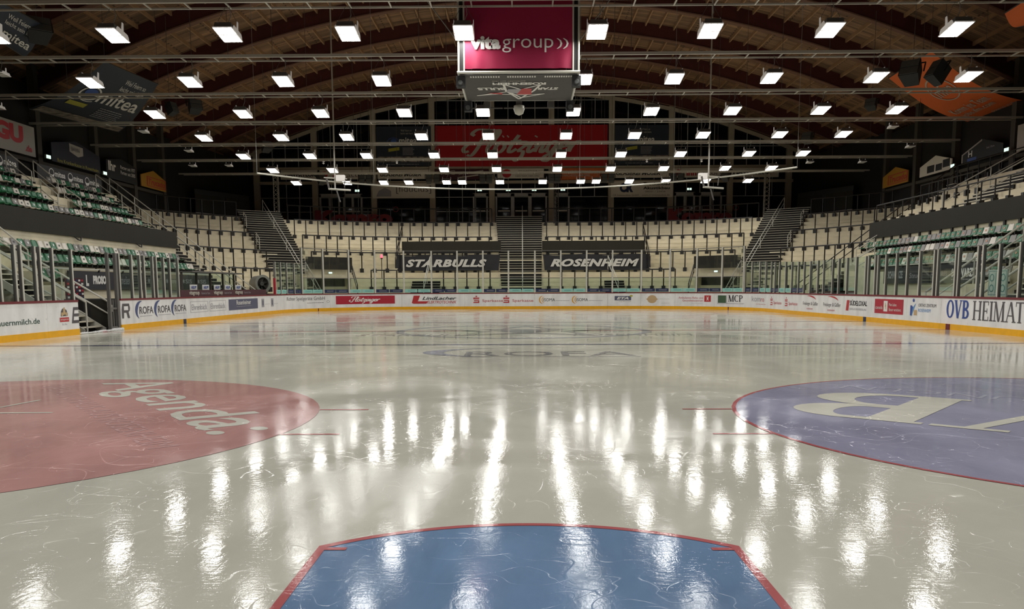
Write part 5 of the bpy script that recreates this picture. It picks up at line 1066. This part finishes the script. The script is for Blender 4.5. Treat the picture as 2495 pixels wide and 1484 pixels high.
for sx, w in ((-1, 'fan side'), (1, 'away from the fan')):
    x = sx * 11 - (.1 if sx > 0 else 0); x = -11.0 if sx < 0 else 10.85
    o = thing('hanging_pole', 'slim pole hanging from the roof with white box and crossbars, ' + w, 'pole', (x, 50, 7.4)); mb = MB(); mb.tube([(x + .0, 50, 7.35), (x, 50, 18.4)], .045, 6); mb.build('pole', M['steel'], o)
    mb = MB(); mb.tube([(x - .35, 49.8, 7.3), (x + .9, 50.1, 7.25)], .06, 6); mb.build('lower_bar', M['alu_white'], o); mb = MB(); mb.tube([(x - .6, 49.8, 7.95), (x + .7, 50.1, 7.9)], .035, 6); mb.build('upper_bar', M['alu_white'], o)
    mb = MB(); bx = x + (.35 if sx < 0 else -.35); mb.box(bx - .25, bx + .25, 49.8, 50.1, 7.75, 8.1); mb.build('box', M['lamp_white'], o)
    mb = MB(); mb.bar((x - .45, 49.8, 7.9), (x - .3, 49.8, 7.3), .06, .1); mb.bar((x + .1, 49.9, 7.25), (x + .3, 49.9, 6.55), .07, .07); mb.bar((x + .6, 50, 7.9), (x + .55, 50, 7.4), .05, .05); mb.build('bracket', M['darksteel'], o)

# ================================================================== FLOODLIGHTS ON THEIR CABLE TRAYS
LX = {1: [-17.7, -13.63, -9.79, -5.79, -1.95, 2.46, 6.18, 10.11, 14.24], 2: [-17.66, -13.56, -9.75, -5.73, 2.49, 6.15, 10.07, 14.28, 17.98], 3: [-17.78, -13.5, -9.74, -5.69, -1.9, 2.45, 6.19, 10.07, 14.28, 17.9], 4: [-17.83, -13.49, -9.81, -5.63, -1.9, 2.43, 6.24, 10.04, 14.28, 17.8], 5: [-17.82, -13.56, -9.94, -5.62, -1.9, 2.46, 6.26, 10.03, 14.37, 17.79], 6: [-17.86, -13.58, -9.99, -5.59, -1.84, 2.49, 6.29, 10.06, 14.42, 17.71], 7: [-18.11, -14.05, -11.09, -9.08, -6.05, -4.81, -1.79, 1.62, 4.66, 5.89, 8.52, 11.42, 14.6, 17.97]}
LY = {1: 29.11, 2: 35.38, 3: 41.61, 4: 47.95, 5: 54.52, 6: 60.93, 7: 68.02}
OFF = {2: [-21.3, 21.3], 3: [-25.4], 4: [-21.2, 20.5], 5: [-21.3, 24.5], 6: [-23.6, -21.0, 20.4, 24.1]}
LZ = 9.9; TRZ = 10.72
RN = {1: 'nearest', 2: 'second', 3: 'third', 4: 'fourth', 5: 'fifth', 6: 'sixth', 7: 'farthest'}
for r_, y in LY.items():
    zt = {1: 10.9, 2: 10.85, 3: 10.8, 4: 10.72}.get(r_, 10.65)
    o = thing('cable_tray', 'long ladder-like cable tray carrying the %s row of floodlights' % RN[r_], 'cable tray', (0, y, zt))
    for dy, w, h, nm in ((-.22, .09, .11, 'near_rail'), (.5, .05, .06, 'far_rail')): mb = MB(); mb.bar((-27.5, y + dy, zt), (27.5, y + dy, zt - .0), w, h); mb.build(nm, M['steel'], o)
    mb = MB(); x = -26
    while x < 26.3: mb.bar((x, y - .2, zt - .02), (x + .0, y + .5, zt - .02), .05, .04); x += 1.35
    rg = mb.build('rung', M['steel'], o); rg['kind'] = 'stuff'
    for x in (-22, -12.0, -4.2, 4.4, 12.4, 22): mb = MB(); mb.tube([(x, y + .1, zt), (x, y + .1, ZB(x) + DEP - .1)], .012, 4); mb.build('hanger', M['darksteel'], o)
def lamp_meshes():
    out = {}
    A = Matrix.Rotation(math.radians(-7.5), 4, 'X')
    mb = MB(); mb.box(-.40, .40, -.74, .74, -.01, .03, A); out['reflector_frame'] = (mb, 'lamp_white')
    mb = MB()
    for y0, y1 in ((-.66, -.05), (.05, .66)): mb.hexa([A @ Vector(p) for p in ((-.37, y0, .03), (.37, y0, .03), (.37, y1, .03), (-.37, y1, .03))], [A @ Vector(p) for p in ((-.33, y0 + .03, .25), (.33, y0 + .03, .25), (.33, y1 - .03, .25), (-.33, y1 - .03, .25))])
    out['housing'] = (mb, 'lamp_body')
    for k, (y0, y1) in enumerate(((-.70, -.055), (.055, .70))):
        mb = MB(); mb.add([A @ Vector(p) for p in ((-.37, y0, -.016), (-.37, y1, -.016), (.37, y1, -.016), (.37, y0, -.016))], [(0, 1, 2, 3)]); out['led_panel%d' % k] = (mb, 'led')
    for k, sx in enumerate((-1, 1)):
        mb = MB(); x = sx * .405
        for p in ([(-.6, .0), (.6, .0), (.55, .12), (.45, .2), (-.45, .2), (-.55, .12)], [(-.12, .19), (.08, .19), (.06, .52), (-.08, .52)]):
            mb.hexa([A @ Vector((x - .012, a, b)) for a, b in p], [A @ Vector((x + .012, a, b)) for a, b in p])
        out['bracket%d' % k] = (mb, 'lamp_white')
    mb = MB()
    for sx in (-1, 1): mb.tube([(sx * .4, -.02, .5), (sx * .08, .05, 1.1)], .009, 4)
    out['suspension_cable'] = (mb, 'darksteel')
    mb = MB(); mb.tube([(.05, 0, .17), (.0, .02, .4), (.14, .04, .75), (.1, .05, 1.1)], .018, 5); out['power_cord'] = (mb, 'cable')
    return out
LM = {}
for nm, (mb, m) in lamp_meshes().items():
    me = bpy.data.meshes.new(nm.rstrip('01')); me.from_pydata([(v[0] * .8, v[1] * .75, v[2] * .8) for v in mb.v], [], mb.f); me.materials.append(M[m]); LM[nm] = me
    if nm.startswith('led'): me2 = me.copy(); me2.materials.clear(); me2.materials.append(M['led_off']); LM['off_' + nm] = me2
def lamp(x, y, z, label, lit=True):
    z += 0 if lit else .35
    o = thing('floodlight', label, 'floodlight', (x, y, z), 'floodlights under the roof', local=True)
    if not lit: o.scale = (.62, .62, .62); o.rotation_euler = (math.radians(6), 0, 0)
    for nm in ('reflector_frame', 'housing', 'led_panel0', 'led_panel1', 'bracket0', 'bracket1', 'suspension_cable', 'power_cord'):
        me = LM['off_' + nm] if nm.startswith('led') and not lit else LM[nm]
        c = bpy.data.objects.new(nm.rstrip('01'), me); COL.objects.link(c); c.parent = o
for r_, xs in LX.items():
    for k, x in enumerate(xs): lamp(x, LY[r_], LZ, 'lit twin-panel floodlight in the %s row, %s counted from the gate side' % (RN[r_], nth(k)))
for r_, xs in OFF.items():
    for x in xs: lamp(x, LY[r_], LZ, 'unlit white floodlight at the %s end of the %s row%s' % ('gate' if x < 0 else 'orange banner', RN[r_], ', outermost' if abs(x) > 22 else ''), False)
# the rows of the same lamps that hang above and behind the camera
for y in (22.8, 16.5, 10.2, 3.9):
    for x in (-13.5, -5.7, 2.4, 10.1):
        l = bpy.data.lights.new('roof_floodlight', 'AREA'); l.shape = 'RECTANGLE'; l.size = .8; l.size_y = 1.4; l.energy = 170; l.color = (1., .985, .945)
        o = bpy.data.objects.new('roof_floodlight', l); o.location = (x, y, LZ); COL.objects.link(o)

# ================================================================== SCORE CUBE
o = thing('score_cube', 'suspended cube with maroon front banner and grey underside hanging over centre ice', 'score cube', (-.13, 30, 8.35))
X0, X1, Y0, Y1, Z0 = -2.18, 1.9, 29.75, 33.9, 8.8
vs = []; n = 40
for j in range(13):
    for i in range(n + 1):
        a, b = i / n, j / 12; wr = .04 * math.exp(-((b) / .1) ** 2) * math.sin(a * 40) * (abs(a - .5) * 2) ** 2
        vs.append((X0 + .2 + (X1 - X0 - .4) * a, Y0 + wr, Z0 + .12 + 3.6 * b))
mb = MB(); mb.add(vs, [(j * (n + 1) + i, j * (n + 1) + i + 1, (j + 1) * (n + 1) + i + 1, (j + 1) * (n + 1) + i) for j in range(12) for i in range(n)]); mb.build('front_banner', M['maroon'], o, smooth=True)
for y_, nm in ((Y1, 'back_banner'),): mb = MB(); mb.box(X0 + .2, X1 - .2, y_, y_ + .02, Z0 + .1, Z0 + 3.7); mb.build(nm, M['maroon'], o)
for x_ in (X0 + .18, X1 - .2): mb = MB(); mb.box(x_, x_ + .02, Y0 + .2, Y1 - .2, Z0 + .1, Z0 + 3.7); mb.build('side_banner', M['maroon'], o)
f = plane((X0 + .2, Y0 - .05, 0), (X1 - X0 - .4, 0, 0), (0, 0, 1), .0)
art('lettering', glyphs('vita', 0, .05), box_in(f, .055, 9.54, .335, 9.97), M['white_text'], o); art('lettering', glyphs('group', 0, -.004), box_in(f, .35, 9.43, .82, 9.88), M['white_text'], o)
art('lettering', shape([[(0, 0), (.25, .25), (.32, .5), (.25, .75), (0, 1), (.12, 1), (.38, .8), (.48, .5), (.38, .2), (.12, 0)], [(.52, 0), (.77, .25), (.84, .5), (.77, .75), (.52, 1), (.64, 1), (.9, .8), (1, .5), (.9, .2), (.64, 0)]]), box_in(f, .85, 9.54, .96, 9.88), M['white_text'], o)
for x_ in (X0, X1):
    for y_ in (Y0, Y1):
        s_ = 1 if x_ < 0 else -1
        mb = MB(); mb.tube([(x_, y_, Z0), (x_, y_, Z0 + 3.8)], .035, 6); mb.tube([(x_ + s_ * .19, y_, Z0), (x_ + s_ * .19, y_, Z0 + 3.8)], .03, 6); mb.build('corner_post', M['alu_white'], o)
        mb = MB(); mb.box(min(x_, x_ + s_ * .17), max(x_, x_ + s_ * .17), y_ + .02, y_ + .05, Z0, Z0 + 3.8); mb.build('corner_infill', M['black'], o)
mb = MB(); mb.tube([(X0 - .05, Y0, Z0), (X1 + .05, Y0, Z0)], .05, 6); mb.tube([(X0, Y1, Z0), (X1, Y1, Z0)], .05, 6); mb.tube([(X0, Y0, Z0), (X0, Y1, Z0)], .05, 6); mb.tube([(X1, Y0, Z0), (X1, Y1, Z0)], .05, 6); mb.build('bottom_frame', M['alu_white'], o)
mb = MB(); mb.box(X0 + .05, X1 - .05, Y0 + .1, Y1 - .1, Z0 - .06, Z0 - .03); mb.build('underside', M['cube_grey'], o)
fu = plane((X1 - .1, Y0 + .15, Z0 - .075), (-(X1 - X0 - .2), 0, 0), (0, Y1 - Y0 - .3, 0), .0)   # read from below, facing the far end
art('lettering', glyphs('EISHOCKEY SEIT 1928', .1, 0), box_in(fu, .44, .18, .74, .215), M['pale_text'], o)
art('lettering', glyphs('ROSENHEIM', 0, .05), box_in(fu, .25, .25, .74, .34), M['white_text'], o)
art('lettering', glyphs('STAR', .15, .05), box_in(fu, .13, .44, .33, .54), M['white_text'], o); art('lettering', glyphs('BULLS', -.15, .05), box_in(fu, .62, .44, .89, .54), M['white_text'], o)
art('star_outline', shape(sum([outl(p + [p[0]], .022) for p in ([(.5, .92), (.62, .58), (.64, .32), (.48, .52), (.3, .34), (.36, .58)], [(.48, .86), (.60, .6), (.9, .76), (.7, .7), (.45, .74), (.26, .7)])], [])), fu, M['white_text'], o)
art('star_red', shape([[(.38, .72), (.38, .48), (.47, .48), (.52, .72)]]), (lambda a, b: fu(a, b) - Vector((0, 0, .004))), M['red_text'], o); art('red_tip', shape([[(.66, .72), (.80, .66), (.66, .64)]]), (lambda a, b: fu(a, b) - Vector((0, 0, .004))), M['red_text'], o); art('star_grey', shape([[(.4, .5), (.6, .5), (.62, .62), (.5, .7), (.44, .6)]]), (lambda a, b: fu(a, b) - Vector((0, 0, .002))), M['light_text'], o)
for k, (a, b) in enumerate(((.07, .34), (.40, .66), (.73, .98))):
    mb = MB()
    for i in range(12): x_ = X0 + .1 + (X1 - X0 - .2) * (a + (b - a) * i / 12); mb.box(x_, x_ + .05, Y0 + .24, Y0 + .42, Z0 - .075, Z0 - .062)
    mb.build('vent_slot', M['white_text'], o)
for x_ in (X0 + .05, X1 - .05):
    for y_ in (Y0 + .35, Y1 + .1):
        mb = MB(); mb.box(x_ - .15, x_ + .15, y_ - .15, y_ + .15, Z0 - .42, Z0 - .06); mb.build('corner_speaker', M['speaker'], o); mb = MB(); mb.tube([(x_, y_ - .2, Z0 - .28), (x_, y_ - .15, Z0 - .28)], [.07, .1], 12); mb.build('horn', M['speaker_grey'], o)
for x_ in (X0 + .8, (X0 + X1) / 2, X1 - .8): mb = MB(); mb.box(x_ - .6, x_ + .6, Y1 + .12, Y1 + .18, Z0 - .3, Z0 - .26); mb.box(x_ - .12, x_ + .12, Y1 + .05, Y1 + .25, Z0 - .28, Z0 - .05); mb.build('camera_bracket', M['darksteel'], o)
mb = MB(); mb.tube([((X0 + X1) / 2, Y1 + .15, Z0 - .2), ((X0 + X1) / 2, Y1 + .15, Z0 - .32), ((X0 + X1) / 2, Y1 + .15, Z0 - .5), ((X0 + X1) / 2, Y1 + .15, Z0 - .56)], [.2, .22, .16, .04], 14); mb.build('camera_dome', M['alu_white'], o, smooth=True)
for x_ in (X0, X1):
    for y_ in (Y0, Y1): mb = MB(); mb.tube([(x_, y_, Z0 + 3.8), (x_ * 1.0, y_, ZB(x_) + .8)], .02, 4); mb.build('hanging_cable', M['darksteel'], o)
for sx in (-1, 1): mb = MB(); x_ = X0 - .05 if sx < 0 else X1 + .05; mb.tube([(x_, Y0, Z0 + 1.05), (x_ + sx * 3.2, Y0 + 1.5, Z0 + 5.5)], .018, 4); mb.build('guy_wire', M['cable'], o)

# ================================================================== HANGING CLOTH BANNERS AND SPEAKERS
def cloth(name, label, A, B_, C, D, sag, m):
    """patch with A-B the far-left-to-right reading edge at the top of the artwork, D-C the lower edge"""
    A, B_, C, D = map(Vector, (A, B_, C, D)); o = thing(name, label, 'banner', ((A + B_ + C + D) / 4).to_tuple())
    f = lambda a, b, l=0: (A.lerp(B_, a)).lerp(D.lerp(C, a), 1 - b) + Vector((0, 0, -sag * math.sin(PI * b) - l))
    mb = MB(); n = 16; mb.add([f(i / n, j / n) for j in range(n + 1) for i in range(n + 1)], [(j * (n + 1) + i, j * (n + 1) + i + 1, (j + 1) * (n + 1) + i + 1, (j + 1) * (n + 1) + i) for j in range(n) for i in range(n)]); mb.build('cloth', M[m], o, smooth=True)
    mb = MB(); mb.tube([A, B_], .03, 5); mb.build('top_bar', M['black'], o); mb = MB(); mb.tube([D, C], .03, 5); mb.build('bottom_bar', M['black'], o)
    for p in (A, B_, D, C): mb = MB(); mb.tube([p, (p.x, p.y, max(p.z + .1, ZB(p.x) + .2))], .012, 4); mb.build('hanger', M['darksteel'], o)
    return o, (lambda a, b: f(a, b, .03))
o, f = cloth('roof_banner', 'large orange cloth banner slung under the roof with pale lettering', BO[0], BO[1], BO[2], BO[3], .45, 'banner_orange')
art('logo', shape(ring(.5, .5, .5, .5, .04)), box_in(f, .3, .52, .75, .82), M['pale_text'], o); art('lettering', glyphs('infra', 0, .0), box_in(f, .36, .6, .7, .74), M['pale_text'], o)
art('lettering', glyphs('Komm ins Team.', 0, .01), box_in(f, .14, .31, .86, .42), M['pale_text'], o); art('lettering', glyphs('jobs.ifm.com', 0, .01), box_in(f, .16, .18, .78, .29), M['pale_text'], o); art('lettering', glyphs('close to you!', 0, 0), box_in(f, .5, .05, .9, .12), M['pale_text'], o)
o, f = cloth('roof_banner', 'large dark slate cloth banner slung under the roof with white bowl logo', BB[0], BB[1], BB[2], BB[3], .3, 'banner_navy')
art('photo', shape([rect(.02, .02, .98, .17)]), f, M['photo'], o); art('lettering', glyphs('mitea', 0, .015), box_in(f, .36, .52, .93, .72), M['white_text'], o); art('logo', shape(ring(.5, .5, .5, .5, .08) + ring(.62, .4, .5, .5, .06, 190, 310)), box_in(f, .1, .5, .36, .72), M['white_text'], o); art('logo', shape([ell(.5, .6, .3, .25)]), box_in(f, .1, .5, .36, .72), M['sign_blue'], o)
art('lettering', glyphs('Weil Feiern so', 0, 0), box_in(f, .5, .86, .86, .92), M['white_text'], o); art('lettering', glyphs('leicht sein kann.', 0, 0), box_in(f, .5, .77, .9, .83), M['white_text'], o); art('label', shape([rect(.12, .36, .34, .44)]), f, M['olive'], o); art('lettering', lines2d(6), box_in(f, .5, .22, .84, .46), M['light_text'], o)
o, f = cloth('roof_banner', 'second slate cloth banner high at the gate-side edge of the picture', BC[0], BC[1], BC[2], BC[3], .2, 'banner_navy'); art('lettering', glyphs('Weil Feiern so', 0, 0), box_in(f, .3, .8, .9, .9), M['white_text'], o); art('lettering', glyphs('leicht sein kann.', 0, 0), box_in(f, .3, .66, .95, .76), M['white_text'], o); art('lettering', glyphs('mitea', 0, .015), box_in(f, .36, .3, .93, .55), M['white_text'], o)
o, f = cloth('roof_banner', 'second orange cloth banner, only its corner showing high opposite the gate', BD[0], BD[1], BD[2], BD[3], .2, 'banner_orange')
def hung_speaker(x, y, z, w, h, dpt, yaw, pitch, label, two=True):
    o = thing('hanging_speaker', label, 'loudspeaker', (x, y, z), 'loudspeakers hung from the roof'); R_ = Matrix.Translation((x, y, z)) @ Matrix.Rotation(yaw, 4, 'Z') @ Matrix.Rotation(pitch, 4, 'X')
    mb = MB(); mb.hexa([R_ @ Vector(p) for p in ((-w / 2, -dpt / 2, -h / 2), (w / 2, -dpt / 2, -h / 2), (w * .36, dpt / 2, -h / 2), (-w * .36, dpt / 2, -h / 2))], [R_ @ Vector(p) for p in ((-w / 2, -dpt / 2, h / 2), (w / 2, -dpt / 2, h / 2), (w * .36, dpt / 2, h / 2), (-w * .36, dpt / 2, h / 2))]); mb.build('cabinet', M['speaker'], o)
    mb = MB(); mb.box(-w * .45, w * .45, -dpt / 2 - .03, -dpt / 2, -h * .46, -.02 * h, R_); mb.build('grille', M['speaker_grey'], o); mb = MB(); mb.box(-w * .45, w * .45, -dpt / 2 - .03, -dpt / 2, .04 * h, h * .46, R_); mb.build('grille', M['speaker_grey'], o)
    mb = MB(); p = R_ @ Vector((0, 0, h / 2)); top = max(p.z + .3, min(ZB(x) + .2, p.z + 2.2)); mb.bar(R_ @ Vector((-w * .6, 0, 0)), R_ @ Vector((-w * .6, 0, h * .62)), .05, .04); mb.bar(R_ @ Vector((w * .6, 0, 0)), R_ @ Vector((w * .6, 0, h * .62)), .05, .04); mb.bar(R_ @ Vector((-w * .62, 0, h * .62)), R_ @ Vector((w * .62, 0, h * .62)), .05, .05); mb.build('yoke', M['black'], o)
    mb = MB(); mb.tube([p, (p.x, p.y, top + 6 if top + 6 < ZB(x) else ZB(x) + .3)], .015, 4); mb.build('chain', M['darksteel'], o)
hung_speaker(-20.3, 36.5, 12.3, .95, .75, .8, .7, -.5, 'large black two-way loudspeaker hung near the slate roof banner, nearest the camera'); hung_speaker(-21.6, 36.0, 12.15, .7, .8, .6, 1.2, -.5, 'black loudspeaker hung beside the large two-way one')
hung_speaker(17.6, 39.6, 11.1, .85, .8, .8, -.7, -.5, 'grey-faced loudspeaker hung in front of the orange roof banner'); hung_speaker(18.9, 39.8, 11.15, .6, .9, .7, -1.3, -.6, 'black side-on loudspeaker hung in front of the orange roof banner')
hung_speaker(-18.3, 48, 11.6, .7, .6, .6, .7, -.4, 'loudspeaker hung between third and fourth light rows on the gate side'); hung_speaker(-19.6, 48, 11.5, .5, .6, .5, 1.2, -.4, 'smaller loudspeaker hung between third and fourth light rows on the gate side'); hung_speaker(19.5, 48.5, 11.6, .6, .5, .5, -.7, -.4, 'loudspeaker hung below the orange roof banner')
hung_speaker(-18.0, 60, 11.4, .7, .6, .6, .7, -.4, 'loudspeaker hung between fifth and sixth light rows on the gate side'); hung_speaker(19.7, 59.5, 11.7, .7, .6, .6, -.7, -.4, 'loudspeaker hung between fifth and sixth light rows opposite the gate'); hung_speaker(-16.6, 70, 10.5, .6, .9, .6, .7, -.6, 'loudspeaker in front of the dark capitals on the sign band'); hung_speaker(16.7, 70, 10.6, .6, .9, .6, -.7, -.6, 'loudspeaker in front of the red cogwheel sign, away from the fan')
for k, x in enumerate((-13.2, -12.59, -7.69, -7.01, -3.29, -2.69, 2.34, 2.91, 6.72, 7.32, 12.36, 12.96)): hung_speaker(x, 70, 10.4, .5, .62, .45, .12 * (-1 if k % 2 else 1), -.25, 'small black loudspeaker of the hung pairs before the sign band, %s from the fan side' % nth(k))
for k, (x, y) in enumerate(((-15.4, 66), (-9.7, 66), (9.6, 66), (13.8, 66))):
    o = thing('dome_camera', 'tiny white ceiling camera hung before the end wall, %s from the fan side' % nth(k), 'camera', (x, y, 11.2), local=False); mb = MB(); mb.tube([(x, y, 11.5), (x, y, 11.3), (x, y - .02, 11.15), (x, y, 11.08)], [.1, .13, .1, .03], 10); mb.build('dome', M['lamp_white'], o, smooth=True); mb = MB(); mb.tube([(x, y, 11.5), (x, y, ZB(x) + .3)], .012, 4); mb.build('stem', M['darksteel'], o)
o = thing('goal_lamp', 'small red signal lamp on the glass near the STARBULLS banner'.replace('STARBULLS banner', 'fan-side black banner'), 'lamp', (-10.1, 60.1, 3.9)); mb = MB(); mb.tube([(-10.1, 60.35, 3.68), (-10.1, 60.35, 3.8), (-10.1, 60.35, 3.92)], [.07, .08, .05], 10); mb.build('lens', M['red_lamp'], o, smooth=True); mb = MB(); mb.box(-10.17, -10.03, 60.28, 60.42, 3.6, 3.68); mb.build('base', M['black'], o); mb = MB(); mb.box(-10.12, -10.08, 60.3, 60.38, 2.2, 3.6); mb.build('bracket', M['black'], o)
# dark roll-down kiosks in the corners of the top walkway
for sx, w in ((-1, 'fan side'), (1, 'away from the fan')):
    o = thing('shuttered_kiosk', 'dark shuttered kiosk on the top walkway corner, ' + w, 'kiosk', (sx * 25.3, 71.5, ZTOP)); a, b = Vector((sx * 26.6, 68.6, 0)), Vector((sx * 24.0, 74.2, 0)); d = b - a; n = Vector((d.y, -d.x, 0)).normalized() * (-sx)
    if n.x * sx > 0: n = -n
    for f0, f1, z0, z1, m, nm, off in ((0, 1, ZTOP, ZTOP + 2.3, 'speaker', 'front', 0), (0, .46, ZTOP + .5, ZTOP + 1.9, 'fascia', 'shutter', .05), (.54, 1, ZTOP + .5, ZTOP + 1.9, 'fascia', 'shutter', .05), (0, 1, ZTOP + .35, ZTOP + .42, 'steel', 'counter_edge', .08)):
        q = [a + d * f0 + n * off, a + d * f1 + n * off, a + d * f1 + n * (off + .05), a + d * f0 + n * (off + .05)]; mb = MB(); mb.hexa([v + Vector((0, 0, z0)) for v in q], [v + Vector((0, 0, z1)) for v in q]); mb.build(nm, M[m], o)

# ================================================================== WORLD, CAMERA
w = bpy.data.worlds.new('night'); SC.world = w; w.use_nodes = True; w.node_tree.nodes['Background'].inputs[0].default_value = (.02, .022, .03, 1); w.node_tree.nodes['Background'].inputs[1].default_value = .3
cam = bpy.data.cameras.new('camera'); co = bpy.data.objects.new('camera', cam); COL.objects.link(co); SC.camera = co
f_, pit, rol, yaw, ppy = 2012.0, -.11755, -.00365, -.01261, 938.5
cam.sensor_width = 36; cam.lens = 36 * f_ / 2495; cam.shift_y = (ppy - 742) / 2495; cam.clip_end = 300; cam.clip_start = .05
F = Vector((math.sin(yaw) * math.cos(pit), math.cos(yaw) * math.cos(pit), math.sin(pit))); R0 = Vector((math.cos(yaw), -math.sin(yaw), 0)); U0 = R0.cross(F)
R1 = R0 * math.cos(rol) + U0 * math.sin(rol); U1 = -R0 * math.sin(rol) + U0 * math.cos(rol)
co.matrix_world = Matrix(((R1.x, U1.x, -F.x, -.034), (R1.y, U1.y, -F.y, .63), (R1.z, U1.z, -F.z, 1.526), (0, 0, 0, 1)))
SC.view_settings.view_transform = 'Standard'; SC.view_settings.look = 'None'; SC.view_settings.exposure = EXPO; SC.view_settings.gamma = 1
SC.cycles.max_bounces = 8; SC.cycles.diffuse_bounces = 5; SC.cycles.glossy_bounces = 3; SC.cycles.transmission_bounces = 4; SC.cycles.transparent_max_bounces = 24; SC.cycles.sample_clamp_indirect = 6
SC.cycles.use_denoising = True; SC.cycles.adaptive_threshold = .02; SC.cycles.caustics_reflective = False; SC.cycles.caustics_refractive = False
for o in SC.objects:
    if '_local' in o: del o['_local']
